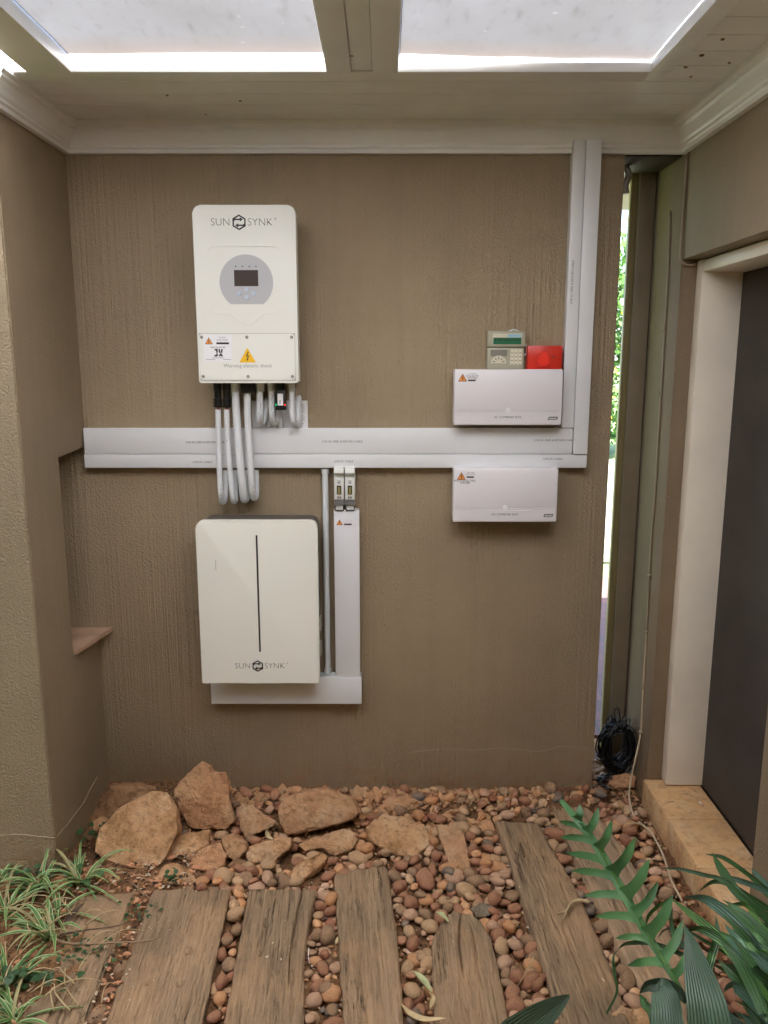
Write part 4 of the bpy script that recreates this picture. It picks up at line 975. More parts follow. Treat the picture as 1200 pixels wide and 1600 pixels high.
def rock(out, k, thick, mat, label, seed=0, zb=-.012, bulge=.25, amp=1.0, yoff=0):
    low = max(out, key=lambda p: p[1]); yf = atZ(low[0], low[1], zb).y + yoff
    def pl(u, v):
        d = ray(u, v); t = (yf + k * (CAMLOC.z - zb) - CAMLOC.y) / (d.y - k * d.z); return CAMLOC + d * t
    P = [pl(*p) for p in out]
    # refine the outline a little
    Q = []
    for i in range(len(P)):
        a, b = P[i], P[(i + 1) % len(P)]; s = max(1, int((b - a).length / .03))
        for j in range(s): Q.append(a.lerp(b, j / s))
    P = Q; c = sum(P, Vector()) / len(P); nn = Vector((0, 1, -k)).normalized()
    size = max((p - c).length for p in P)
    bm = B(); rings = []
    for sc, off in ((.45, -bulge * size * .36), (.80, -bulge * size * .30), (.96, -.14 * bulge * size), (1, .10 * thick), (.97, .6 * thick), (.8, thick)):
        rings.append([bm.verts.new(c + (p - c) * sc + nn * off) for p in P])
    n = len(P)
    for a, b in zip(rings, rings[1:]):
        for i in range(n): bm.faces.new((a[i], a[(i + 1) % n], b[(i + 1) % n], b[i]))
    for rg in (rings[0], rings[-1]):
        cv = bm.verts.new(sum((v.co for v in rg), Vector()) / n + (nn * (-bulge * size * .05) if rg is rings[0] else Vector()))
        for i in range(n): bm.faces.new((rg[i], rg[(i + 1) % n], cv))
    bmesh.ops.recalc_face_normals(bm, faces=bm.faces[:]); bmesh.ops.triangulate(bm, faces=bm.faces[:])
    while len(bm.faces) < 2600: bmesh.ops.subdivide_edges(bm, edges=bm.edges[:], cuts=1, use_grid_fill=True, smooth=.0); bmesh.ops.triangulate(bm, faces=bm.faces[:])
    bm.normal_update(); sh = Vector((seed * 3.1, seed * 1.7, seed))
    for v in bm.verts:
        q = v.co * 14 + sh; f = noise.noise(q) * .5 - abs(noise.noise(q * 1.7)) * .55 + noise.noise(q * 4) * .28 - abs(noise.noise(q * 8)) * .16 + noise.noise(q * 18) * .07
        v.co += v.normal * f * .017 * amp * min(1, size / .08)
    m_ = obj('rock', bm, mat, smooth=True, angle=32)
    tag(m_, label, 'rock', 'sandstone rocks piled along the foot of the wall')
    yy = [v.co.y + W[m_.name].y for v in m_.data.vertices if v.co.z + W[m_.name].z < .05] or [yf]
    ROCKFOOT.append([(p.x, p.y) for p in P] if k > 2 else [(min(p.x for p in P), yf - .005), (max(p.x for p in P), yf - .005), (max(p.x for p in P), min(-.01, yf + size)), (min(p.x for p in P), min(-.01, yf + size))])
    return m_
C = lambda f, L_: [f(*p) for p in L_]
rock(C(c1, [(510, 235), (650, 225), (730, 245), (740, 330), (600, 400), (495, 400), (495, 300)]), .25, .05, 'rock_brown', 'flat topped reddish brown rock in the corner behind the biggest rock', 1, zb=.03, yoff=0)
rock(C(c1, [(462, 430), (560, 330), (715, 250), (780, 262), (830, 330), (838, 450), (785, 570), (712, 645), (600, 625), (500, 590), (440, 545), (448, 480)]), .75, .11, 'rock_tan', 'biggest tan rock, rounded and leaning, at the left of the pile', 2, bulge=.16, amp=.8)
rock(C(c1, [(805, 245), (870, 180), (945, 122), (985, 143), (992, 168), (1050, 170), (1080, 215), (1085, 330), (1102, 400), (1060, 450), (960, 445), (880, 430), (835, 350)]), .30, .07, 'rock_orange', 'tall upright orange rock with a notched top leaning on the wall', 3, zb=0, bulge=.14)
rock(C(c1, [(800, 490), (870, 445), (985, 438), (978, 510), (905, 565), (880, 600), (810, 575)]), .8, .06, 'rock_tan', 'blocky tan rock just right of the biggest rock', 4)
rock(C(c1, [(885, 575), (950, 520), (1030, 500), (1065, 560), (1050, 625), (1000, 642), (910, 632)]), .9, .05, 'rock_orange', 'rounded orange rock in front of the tall upright rock', 5)
rock(C(c1, [(1035, 475), (1100, 450), (1162, 500), (1160, 545), (1100, 588), (1055, 560)]), .7, .06, 'rock_pink', 'small blocky rock with a shaded face below the pale triangular rock', 6)
rock(C(c1, [(715, 690), (770, 600), (840, 590), (900, 640), (942, 690), (860, 706), (720, 712)]), 1.4, .05, 'rock_tan', 'low rounded tan rock touching the second sleeper', 7)
rock(C(c1, [(430, 695), (450, 640), (500, 625), (565, 660), (560, 700), (480, 712)]), 1.0, .045, 'rock_tan', 'small sharp tan rock beside the striped grass', 8)
rock(C(c1, [(235, 670), (290, 650), (350, 700), (330, 760), (280, 750), (235, 710)]), .9, .045, 'rock_orange', 'small orange rock half hidden among the striped grass', 9)
rock(C(c1, [(432, 400), (470, 376), (500, 395), (490, 450), (435, 440)]), .5, .04, 'rock_orange', 'small rock wedged against the left pier above the biggest rock', 10, zb=.04)
rock(C(c1, [(-20, 660), (40, 662), (58, 690), (30, 715), (-20, 715)]), 1, .04, 'rock_orange', 'small orange rock at the left end behind the grass', 11)
rock(C(c1, [(5, 925), (80, 885), (180, 930), (150, 965), (10, 965)]), 2.5, .04, 'rock_tan', 'flat tan stone lying between the grass tufts at left', 12)
rock(C(c1, [(55, 1090), (120, 1065), (205, 1095), (190, 1150), (110, 1185), (50, 1160)]), 1.6, .05, 'rock_brown', 'rounded brown stone in the soil at lower left', 13)
rock(C(c1, [(580, 665), (650, 640), (702, 660), (692, 702), (600, 703)]), 1, .04, 'rock_pink', 'small pinkish rock in front of the biggest rock', 14)
rock(C(c2, [(75, 240), (110, 195), (150, 192), (275, 290), (262, 315), (112, 382), (85, 330)]), .55, .05, 'rock_pink', 'pale triangular rock right of the tall upright rock', 15, bulge=.12)
rock(C(c2, [(285, 200), (330, 150), (470, 112), (560, 105), (690, 150), (738, 240), (700, 270), (640, 305), (500, 330), (330, 368), (288, 300)]), .45, .10, 'rock_pink', 'wide loaf shaped rock with a dusty orange top at the wall', 16, bulge=.3)
rock(C(c2, [(385, 415), (480, 370), (620, 322), (690, 330), (727, 380), (700, 432), (600, 472), (530, 440), (430, 450)]), 1.5, .06, 'rock_tan', 'slanted tan rock in front of the wide loaf shaped rock', 17)
rock(C(c2, [(330, 582), (400, 500), (530, 440), (562, 470), (545, 505), (480, 562), (400, 617)]), 1.3, .05, 'rock_tan', 'narrow wedge of rock pointing down between third and fourth sleepers', 18, bulge=.1)
rock(C(c2, [(755, 320), (850, 240), (960, 250), (1080, 300), (1112, 360), (1100, 425), (1000, 492), (900, 455), (800, 405)]), 2.6, .06, 'rock_tan', 'broad flat dusty tan rock beyond the fourth sleeper', 19, bulge=.22)
rock(C(c2, [(815, 225), (880, 150), (980, 148), (1042, 190), (1032, 245), (960, 262), (850, 262)]), 1.0, .05, 'rock_pink', 'dusty rock against the wall behind the broad flat rock', 20)
rock(C(c2, [(675, 125), (710, 88), (800, 150), (817, 180), (770, 205), (700, 185)]), .4, .05, 'rock_tan', 'small pointed rock at the wall right of the wide loaf shaped rock', 21)
rock(C(c2, [(115, 455), (170, 400), (250, 385), (365, 368), (352, 430), (262, 525), (130, 505)]), 1.0, .06, 'rock_tan', 'two toned tan rock under the pale triangular rock', 22)
rock(C(c2, [(20, 525), (75, 468), (117, 500), (112, 535), (50, 545)]), 1.0, .04, 'rock_brown', 'small grey brown rock left of the two toned rock', 23)
rock(C(c3, [(290, 750), (350, 715), (412, 740), (402, 790), (320, 803)]), 1.0, .035, 'rock_coral', 'pitted crumbly stone at the tip of the pointed sleeper', 24, amp=1.6)
rock(C(c3, [(135, 205), (175, 188), (245, 195), (252, 260), (255, 292), (130, 285)]), 4, .04, 'rock_orange', 'flat orange slab by the wall, upper of the two dusty slabs', 25, bulge=.06, amp=.4)
rock(C(c3, [(105, 300), (250, 302), (275, 420), (295, 540), (190, 545), (150, 440)]), 5, .04, 'rock_pink', 'flat dusty orange slab in front of the upper slab', 26, bulge=.05, amp=.5)
rock(C(c3, [(262, 272), (400, 262), (432, 335), (330, 345), (262, 332)]), 4, .04, 'rock_orange', 'flat reddish stone beside the long slanting sleeper', 27, bulge=.06, amp=.5)
rock(C(c4, [(350, 1330), (420, 1265), (520, 1290), (600, 1330), (600, 1420), (350, 1420)]), 1.5, .05, 'rock_tan', 'tan rock at the front edge beside the rightmost sleeper', 28)
# ---- pebbles
rnd = random.Random(21)
PM = {}
for c in PEB:
    L_ = []
    for s in range(5):
        bm = B(); bmesh.ops.create_icosphere(bm, subdivisions=3, radius=1)
        ex, ey, ez = 1.0, rnd.uniform(.66, .92), rnd.uniform(.48, .72); sh = Vector((rnd.random() * 50, rnd.random() * 50, 0))
        for v in bm.verts:
            f = 1 + .20 * noise.noise(v.co * .9 + sh) + .09 * noise.noise(v.co * 2.0 + sh)
            v.co = Vector((v.co.x * ex, v.co.y * ey, v.co.z * ez)) * f
        me = bpy.data.meshes.new('pebble'); bm.to_mesh(me); bm.free(); me.polygons.foreach_set('use_smooth', [True] * len(me.polygons)); me.materials.append(M['peb_' + c]); L_.append(me)
    PM[c] = L_
def zone(x, y):
    """which gap a pebble lies in, from the sleepers either side"""
    xs = []
    for k, P in enumerate(SLEEP):
        yy = [q[1] for q in P]
        if min(yy) < y < max(yy):
            row = [q[0] for q in P if abs(q[1] - y) < .03]
            if row: xs.append((sum(row) / len(row), k))
    xs.sort(); l = [k for a, k in xs if a < x]; r = [k for a, k in xs if a > x]
    l = l[-1] if l else None; r = r[0] if r else None
    if y > -.17: return 'strip of pebbles along the foot of the wall' if x < .72 else 'pebbles in the gap past the wall end'
    if l is None and r == 0: return 'bare soil left of the first sleeper'
    nm = ['leftmost', 'second', 'third', 'fourth', 'pointed', 'long slanting', 'rightmost']
    if l is not None and r is not None: return 'gap between the %s and the %s sleeper' % (nm[l], nm[r])
    if l is not None: return 'gap right of the %s sleeper' % nm[l]
    if r is not None: return 'gap left of the %s sleeper' % nm[r]
    return 'rock pile at the foot of the wall'
def blocked(x, y, m=0):
    for P in SLEEP:
        for dx, dy in ((0, 0), (m, 0), (-m, 0), (0, m)):
            if inpoly(x + dx, y + dy, P): return True
    for P in ROCKFOOT:
        if inpoly(x, y, P): return True
    return False
spots = []
tries = 0
while tries < 16000:
    tries += 1
    x = rnd.uniform(-1.0, .955); y = rnd.uniform(-1.15, .20)
    if y > -.012 and not (.80 < x): continue
    if y > -.05 and x > .87: continue
    if x < -.62 and y < -.30 + (x + .62) * .0 and not (-.78 < x and y < -.55): 
        if rnd.random() < .93: continue
    r = min(.033, max(.013, rnd.lognormvariate(math.log(.0196), .27)))
    if y > -.14: r *= .78
    if y > -.2 and rnd.random() < .3: continue
    if x > .93 - r and y < -.02: continue
    if blocked(x, y, r * .55): continue
    ok = True
    for (a, b, q, z) in spots:
        if (a - x) ** 2 + (b - y) ** 2 < ((q + r) * .80) ** 2: ok = False; break
    if ok: spots.append((x, y, r, 0))
# a second, looser layer lying on the first
top = []
for _ in range(2500):
    x = rnd.uniform(-.7, .93); y = rnd.uniform(-1.15, -.02); r = rnd.uniform(.015, .024)
    if blocked(x, y, r * .6): continue
    if any((a - x) ** 2 + (b - y) ** 2 < ((q + r) * 1.0) ** 2 for (a, b, q, z) in top): continue
    if sum((a - x) ** 2 + (b - y) ** 2 < (q + r) ** 2 * .8 for (a, b, q, z) in spots) < 2: continue
    if rnd.random() < .4: top.append((x, y, r, 1))
allp = spots + top
def inview(p):
    d = Vector((p[0], p[1], 0)) - CAMLOC; t = d.dot(FWD); u = 600 + d.x / t * F; v = 800 - d.dot(UP) / t * F
    return -15 < u < 1215 and v < 1618, p[2] / t
vis = [(inview(p)[1], p) for p in allp if inview(p)[0]]; vis.sort(key=lambda q: -q[0])
single = [q[1] for q in vis[:300]]; rest = [q[1] for q in vis[300:]] + [p for p in allp if not inview(p)[0]]
WTS = (('reddish brown', 36), ('tan', 22), ('orange', 14), ('dark grey', 5), ('brown', 22), ('pinkish', 12))
def pick(): return rnd.choices([a for a, b in WTS], [b for a, b in WTS])[0]
def peb(p):
    x, y, r, l = p; c = pick(); z = GZ + .006 + r * .45 + l * .012 + rnd.uniform(-.003, .004)
    if y > -.22 and x < .76: z += .030 * min(1, (y + .24) / .14)
    mt = Matrix.Translation((x, y, z)) @ Matrix.Rotation(rnd.uniform(0, 6.3), 4, 'Z') @ Matrix.Rotation(rnd.uniform(-.45, .45), 4, 'X') @ Matrix.Rotation(rnd.uniform(-.45, .45), 4, 'Y') @ Matrix.Scale(r * 1.12, 4)
    return c, rnd.choice(PM[c]), mt
SZ = lambda r: 'large' if r > .025 else 'small' if r < .018 else 'middling'
SHP = ('flattish', 'egg shaped', 'round', 'oblong', 'chunky')
made = []
for p in single:
    c, me, mt = peb(p); o = bpy.data.objects.new('pebble', me); COL.objects.link(o); o.matrix_world = mt
    zn = zone(p[0], p[1]); dp_ = 'front of ' if p[1] < -.78 else 'mid ' if p[1] < -.45 else 'back of '
    if 'strip' in zn or 'past' in zn: dp_ = 'left of ' if p[0] < 0 else ''
    zs_ = zn.replace('pebbles in the gap', 'gap').replace(' sleeper', '').replace('gap between', 'sleeper gap between').replace('gap left of the', 'gap left of sleeper:').replace('gap right of the', 'gap right of sleeper:').replace(' and the ', ' and ').replace('strip of pebbles along', 'strip along')
    made.append((o, '%s %s %s pebble, %s%s' % (SZ(p[2]), c, SHP[PM[c].index(me)], dp_, zs_), zn, p))
byl = {}
for q in made: byl.setdefault(q[1], []).append(q)
for lab, qs in byl.items():
    qs.sort(key=lambda q: q[3][1])
    for i, (o, l, zn, p) in enumerate(qs):
        if len(qs) == 2: l = ('nearer ', 'farther ')[i] + l
        elif len(qs) == 3: l = ('nearest ', 'middle ', 'farthest ')[i] + l
        elif len(qs) > 3: l = ['nearest', 'second', 'third', 'fourth', 'fifth', 'sixth', 'seventh', 'eighth'][min(i, 7)] + ' ' + l
        l = l.replace('between the ', 'between ').replace('of the foot of the', 'of')
        tag(o, l, 'pebble', 'rounded river pebbles, ' + zn)
bm = B(); col_i = {c: i for i, c in enumerate(PEB)}
def add_to(bm, me, mt, mi):
    n0 = len(bm.verts); vs = [bm.verts.new(mt @ v.co) for v in me.vertices]
    for pgn in me.polygons:
        f = bm.faces.new([vs[i] for i in pgn.vertices]); f.material_index = mi; f.smooth = True
LOW = {}
for c in PEB:
    bb = B(); bmesh.ops.create_icosphere(bb, subdivisions=2, radius=1); sh = Vector((len(c), 3, 0))
    for v in bb.verts: v.co = Vector((v.co.x, v.co.y * .8, v.co.z * .6)) * (1 + .25 * noise.noise(v.co * 1.1 + sh))
    me = bpy.data.meshes.new('low'); bb.to_mesh(me); bb.free(); LOW[c] = me
for p in rest: c, me, mt = peb(p); add_to(bm, me, mt, col_i[c])
for _ in range(5200):
    x = rnd.uniform(-1.0, .955); y = rnd.uniform(-1.2, .3)
    if y > -.008 and x < .80: continue
    if x < -.62 and y < -.25 and rnd.random() < .85: continue
    if blocked(x, y, 0): continue
    c = pick(); r = rnd.uniform(.0035, .010); z = GZ + .004 + rnd.uniform(0, .006) + (.03 if y > -.14 and x < .76 else 0) + (.028 if x < -.6 else 0)
    add_to(bm, LOW[c], Matrix.Translation((x, y, z)) @ Matrix.Rotation(rnd.uniform(0, 6.3), 4, 'Z') @ Matrix.Rotation(rnd.uniform(-.6, .6), 4, 'X') @ Matrix.Scale(r, 4), col_i[c])
me = bpy.data.meshes.new('gravel'); bm.to_mesh(me); bm.free()
g = link('gravel', me, ['peb_' + c for c in PEB]); tag(g, 'small loose pebbles and gravel filling the gaps between sleepers', 'gravel', kind='stuff')
bm = B()
for _ in range(420):
    x = rnd.uniform(-.85, .78); y = -abs(rnd.gauss(0, .11)) - .012
    if rnd.random() < .35: x, y = rnd.uniform(-.8, .35), rnd.uniform(-.34, -.02)
    if any(inpoly(x, y, P) for P in SLEEP): continue
    s_ = rnd.uniform(.005, .017) * (1.0 if y > -.2 else .8); z = GZ + .012 + .034 * max(0, min(1, (y + .24) / .16)) + s_ * .2
    r = bmesh.ops.create_icosphere(bm, subdivisions=1, radius=1, matrix=Matrix.Translation((x, y, z)) @ Matrix.Rotation(rnd.uniform(0, 6.3), 4, 'Z') @ Matrix.Rotation(rnd.uniform(-1, 1), 4, 'X') @ Matrix.Diagonal((s_ * rnd.uniform(1, 1.7), s_, s_ * rnd.uniform(.5, .9), 1)))
    mi = rnd.choice((0, 1, 1, 2))
    for v in r['verts']: v.co += Vector((rnd.gauss(0, 1), rnd.gauss(0, 1), rnd.gauss(0, 1))) * s_ * .22
    for v in r['verts']:
        for f in v.link_faces: f.material_index = mi
me = bpy.data.meshes.new('rubble'); bm.to_mesh(me); bm.free()
tag(link('rubble', me, ['rock_tan', 'rock_orange', 'rock_pink']), 'small broken sandstone rubble scattered between the rocks and the wall', 'rubble', kind='stuff')
# crumbs of soil, bark and dust on the ground
bm = B()
M['crumb_pale'] = pm('pale_chips', (.62, .50, .36), .9, .2, 40); M['crumb_dark'] = pm('dark_bark_chips', (.06, .035, .02), .9, .3, 40); M['crumb_orange'] = pm('orange_clods', (.50, .24, .12), .95, .2, 40, .002, 90)
for _ in range(4200):
    q = rnd.random(); x = rnd.uniform(-1.02, .955); y = rnd.uniform(-1.15, -.004)
    if q < .45: y = -abs(rnd.gauss(0, .05)) - .006; x = rnd.uniform(-.75, .78)
    if q > .8: x = rnd.uniform(-1.0, -.6); y = rnd.uniform(-1.1, -.3)
    on = any(inpoly(x, y, P) for P in SLEEP)
    if on and rnd.random() < .93: continue
    z = ZS + .001 if on else GZ + .012 + (.03 if y > -.12 and x < .76 else 0) + (.028 if x < -.6 else 0)
    mi = rnd.choice((0, 1, 1, 2) if q > .45 else (0, 2, 2, 1)); s = rnd.uniform(.0012, .0045) * (1 if mi != 2 else 1.7)
    if on: s *= .5; mi = 0
    mt = Matrix.Translation((x, y, z)) @ Matrix.Rotation(rnd.uniform(0, 6.3), 4, 'Z') @ Matrix.Rotation(rnd.uniform(-1, 1), 4, 'X') @ Matrix.Diagonal((s * rnd.uniform(1, 2.6), s, s * .6, 1))
    r = bmesh.ops.create_icosphere(bm, subdivisions=1, radius=1, matrix=mt)
    for v in r['verts']:
        for f in v.link_faces: f.material_index = mi
me = bpy.data.meshes.new('litter'); bm.to_mesh(me); bm.free()
tag(link('litter', me, ['crumb_pale', 'crumb_dark', 'crumb_orange']), 'crumbs of bark, soil and dry leaf scattered over the ground', 'litter', kind='stuff')
# ---- fallen leaves and twigs
def fallen(pts, wd, label, mat='dry_leaf', z=.03, seed=0):
    P = [atZ(u, v, z + .012 * math.sin(i * 1.7 + seed)) for i, (u, v) in enumerate(pts)]
    bm = B(); ribbon(bm, spline(P, 14), lambda f: wd * math.sin(math.pi * min(1, max(.04, f))) ** .7, fold=.35, cols=4)
    tag(obj('fallen_leaf', bm, mat, smooth=True), label, 'leaf', 'dry fallen leaves among the pebbles')
fallen(C(c2, [(1135, 770), (1165, 785), (1205, 825)]), .017, 'pale green fallen leaf at the tip of the pointed sleeper', 'dry_leaf_green', .026)
fallen(C(c2, [(1020, 1090), (1070, 1140), (1115, 1200)]), .018, 'pale green fallen leaf in the gap left of the pointed sleeper', 'dry_leaf_green', .03, 1)
fallen(C(c2, [(950, 1265), (1000, 1320), (1080, 1350), (1190, 1340)]), .018, 'long pale curled leaf at the front beside the pointed sleeper', 'dry_leaf', .03, 2)
fallen(C(c2, [(1100, 1200), (1118, 1240), (1105, 1290)]), .014, 'small curled dry leaf above the long pale leaf', 'dry_leaf', .03, 3)
fallen(C(c2, [(610, 905), (600, 935), (585, 960)]), .009, 'thin pale leaf sliver in the gap left of the fourth sleeper', 'dry_leaf', .025, 1)
fallen(C(c2, [(225, 330), (235, 365), (260, 385)]), .016, 'cream leaf scrap under the pale triangular rock', 'dry_leaf', .03, 2)
fallen(C(c1, [(395, 785), (350, 830), (300, 885)]), .024, 'grey strip of dead leaf lying right of the striped grass', 'crumb_dark', .035, 2)
fallen(C(c4, [(430, 300), (510, 300), (560, 330)]), .012, 'dry leaf strip among pebbles beside the doorstep', 'dry_leaf', .02, 2)
fallen(C(c4, [(825, 180), (840, 190), (858, 205)]), .010, 'white leaf scrap on the doorstep', 'sticker', .083, 0)
def twig(pts, r, label, mat='twig', z=.025, nm='twig', lift=0):
    P = [atZ(u, v, z + lift * math.sin(math.pi * i / max(1, len(pts) - 1))) for i, (u, v) in enumerate(pts)]
    bm = B(); tube(bm, spline(P, 30), lambda f: r * (1 - .7 * f), 6); tag(obj(nm, bm, mat, smooth=True), label, 'twig', 'dry twigs lying on the ground')
twig(C(c3, [(930, 720), (880, 708), (835, 722), (805, 770), (790, 810)]), .006, 'forked dry root lying on the long slanting sleeper', 'dry_leaf', .022, 'dry_root', .012)
twig(C(c3, [(835, 730), (800, 765), (745, 780)]), .003, 'thin pale side twig by the dry root on the slanting sleeper', 'dry_leaf', .022)
twig(C(c1, [(235, 925), (290, 965), (400, 975), (560, 968), (700, 960), (755, 940)]), .004, 'long thin dry twig reaching from the grass onto the second sleeper', z=.03, lift=.012)
twig(C(c1, [(280, 932), (400, 910), (520, 895), (670, 862)]), .003, 'second thin dark twig above the leftmost sleeper', 'bark', z=.03, lift=.012)
twig(C(c1, [(130, 1200), (220, 1120), (350, 1065)]), .0035, 'dry twig slanting across the lower leftmost sleeper', z=.028)
twig(C(c1, [(620, 690), (680, 740), (745, 800)]), .0025, 'short curved twig at the far end of the second sleeper', z=.025, lift=.01)
twig(C(c3, [(630, 1015), (590, 1090), (545, 1170)]), .0018, 'straight pale straw between the pointed and slanting sleepers', 'dry_leaf', z=.03)
twig(C(c4, [(695, 180), (660, 185), (630, 205)]), .0012, 'hair thin bent twig on the doorstep', 'bark', z=.082)
twig(C(c2, [(455, 965), (452, 1010), (458, 1050)]), .0012, 'thin white thread beside the third sleeper', 'sticker', z=.025)
# ---- cables at the right
def onwall(q): return atX(*q, DX - .004)
P = [atX(1047, 330, DX - .004), atX(1044, 420, DX - .004), atX(1036, 560, DX - .004), atX(1031, 640, DX - .004), atX(1024, 760, DX - .004), atX(1017, 850, DX - .004), atX(1014, 910, DX - .004), atX(1010, 987, DX - .004), atX(1005, 1073, DX - .004), atX(1001, 1144, DX - .004)]
P += [atY(994, 1180, .02), atZ(987, 1212, .06), atZ(983, 1240, .012), atZ(986, 1262, .006), atZ(994, 1280, .006), atZ(1016, 1300, .012), atZ(1031, 1325, .01), atZ(1041, 1350, .012), atZ(1050, 1378, .008), atZ(1066, 1408, .004)]
bm = B(); tube(bm, spline(P, 150), .0036, 8); cab = obj('thin_cable', bm, ['cable_cream', 'cable_brown'], smooth=True)
for pg in cab.data.polygons: pg.material_index = 1 if pg.center.z + W[cab.name].z > .62 else 0
tag(cab, 'thin cream cable clipped down the right wall and trailing over the pebbles', 'cable')
for u, v in ((1038, 515), (1030, 614), (1015, 900), (1010, 987), (1005, 1073), (1001, 1144)):
    p = atX(u, v, DX - .005); bm = B(); bmesh.ops.create_icosphere(bm, subdivisions=2, radius=.0075, matrix=Matrix.Translation(p)); obj('cable_clip', bm, 'cable_brown', cab, smooth=True)
P = [Vector((DX - .004, DY1 + .004, 2.255)), Vector((DX - .004, DY1 + .005, 2.1)), Vector((DX - .005, DY1 + .004, 1.97)), Vector((DX - .004, DY1 - .004, 1.925)), Vector((DX + .02, DY1 - .006, 1.912)), Vector((1.022, DY1 - .008, 1.915))]
bm = B(); tube(bm, spline(P, 50), .0042, 8); tag(obj('painted_cable', bm, 'cable_brown', smooth=True), 'brown painted cable running down the corner and under the lintel', 'cable')
# black cable coil
cc = atY(965, 1166, .13); rnd = random.Random(9)
coil = thing('cable_coil', 'coil of black cable standing in the gap at the foot of the post', 'cable coil', (cc.x, cc.y, cc.z - .11))
bm = B()
for k in range(36):
    rx, rz = rnd.uniform(.030, .074), rnd.uniform(.066, .116); dx, dz, dy = rnd.uniform(-.008, .008), rnd.uniform(-.008, .008), rnd.uniform(-.030, .030); tl = rnd.uniform(-.16, .2); a0 = rnd.random() * 6
    ph = [rnd.uniform(-.004, .004) for _ in range(6)]; P = []
    for i in range(36):
        a = 2 * math.pi * i / 36; x = rx * math.cos(a) + ph[0] * math.cos(3 * a) + ph[1] * math.sin(2 * a); z = rz * math.sin(a) + ph[2] * math.cos(2 * a)
        P.append(cc + Vector((dx + x * math.cos(tl) - z * math.sin(tl), dy + .012 * math.sin(a * 2 + a0) + ph[3] * math.cos(3 * a) * 2, dz + x * math.sin(tl) + z * math.cos(tl))))
    tube(bm, P, .0027, 6, closed=True)
obj('loops', bm, 'cable_black', coil, smooth=True)
bm = B()
for a in (60, 75, 95, 200, 330):
    ca = cc + Vector((.062 * math.cos(R(a)), 0, .098 * math.sin(R(a)))); d = Vector((math.cos(R(a)), 0, math.sin(R(a)) * 1.3)).normalized(); P = []
    for i in range(14):
        b_ = 2 * math.pi * i / 14; P.append(ca + d * .026 * math.cos(b_) + Vector((0, .036, 0)) * math.sin(b_) + Vector((.01, 0, .004)) * math.sin(b_))
    tube(bm, P, .0027, 6, closed=True)
P = [cc + Vector(q) for q in ((-.05, -.01, .08), (-.055, -.02, .12), (-.035, -.01, .135), (-.02, 0, .10))]; tube(bm, spline(P, 14), .0026, 6)
P = [cc + Vector(q) for q in ((-.01, .01, .10), (-.02, .0, .15), (-.005, 0, .155), (.005, 0, .11))]; tube(bm, spline(P, 14), .0026, 6)
obj('binding', bm, 'cable_black', coil, smooth=True)
bm = B()
for k in range(9):
    a = atZ(935 + rnd.uniform(-3, 12), 1212 + rnd.uniform(0, 26), .0); tube(bm, spline([a + Vector((rnd.uniform(-.02, .02), rnd.uniform(-.02, .02), .01 + rnd.uniform(0, .02))) for _ in range(4)], 10), .004, 6)
tag(obj('cable_offcut', bm, 'cable_black', smooth=True), 'black scraps of cable sheath on the ground below the coil', 'cable scraps', kind='stuff')
rock(C(c8, [(165, 1200), (190, 1150), (260, 1140), (300, 1165), (295, 1215), (200, 1230)]), .8, .05, 'rock_orange', 'small brown rock in shade below the black cable coil', 30)
# old elbow at the head of the gap
P = [atY(973, 252, .15), atY(978, 262, .15), atY(982, 275, .15), atY(976, 290, .15), atY(977, 303, .15)]
P[0].z = 2.262
bm = B(); tube(bm, spline(P, 24), lambda f: .009 + .006 * f, 10); tag(obj('pipe_elbow', bm, 'galv', smooth=True), 'stubby grey pipe elbow hanging at the top of the gap', 'pipe')
# ================================================================== PLANTS
rnd = random.Random(33)
def tuft(u, v, n, ln, label, lean=(0, 0), z=.0, wd=.013, mix=.2):
    p0 = atZ(u, v, z); root = thing('striped_grass', label, 'grass plant', p0, 'striped grass plants at left'); bm = B(); bo = B()
    for k in range(n):
        a = rnd.uniform(0, 2 * math.pi); l = ln * rnd.uniform(.55, 1.1); dr = Vector((math.cos(a) + lean[0], math.sin(a) + lean[1], 0)); dr.normalize()
        up = rnd.uniform(.25, 1.0); P = []; s0 = p0 + Vector((rnd.uniform(-.012, .012), rnd.uniform(-.012, .012), 0))
        for i in range(12):
            f = i / 11; P.append(s0 + dr * l * (f ** 1.05) * (1.15 - .55 * up) + Vector((0, 0, l * up * 1.25 * (f - .85 * f * f * (1.25 - .45 * up)))))
        old = rnd.random() < mix; wv = wd * rnd.uniform(.7, 1.15)
        ribbon(bo if old else bm, P, lambda f: wv * (.55 + .9 * f if f < .3 else .82 * (1 - ((f - .3) / .7) ** 2.2) + .02), fold=.45, cols=4, twist=rnd.uniform(-.7, .7))
    for b, mt, nm in ((bm, 'varieg', 'leaves'), (bo, 'varieg_old', 'withered_leaves')):
        if len(b.verts): obj(nm, b, mt, root, smooth=True)
        else: b.free()
tuft(128, 1382, 24, 0.220, 'striped grass plant nearest the biggest rock', (.15, 0), .005)
tuft(62, 1392, 21, 0.220, 'striped grass plant against the pier, behind the small orange rock', (-.2, .1), .005)
tuft(80, 1470, 24, 0.209, 'striped grass plant fanning left over the flat tan stone', (-.9, -.15), .005)
tuft(88, 1432, 13, 0.165, 'small striped grass tuft in the middle of the clump', (.2, -.3), .005)
tuft(10, 1430, 17, 0.220, 'striped grass plant at the left edge, middle height', (-.1, .1), .005)
tuft(12, 1545, 21, 0.187, 'striped grass plant at the left edge above the bottom corner', (.1, 0), .005)
tuft(22, 1598, 18, 0.154, 'striped grass plant in the bottom left corner', (.1, .1), .005)
tuft(5, 1375, 14, 0.198, 'striped grass plant at the left edge under the crack', (.1, .1), .005)
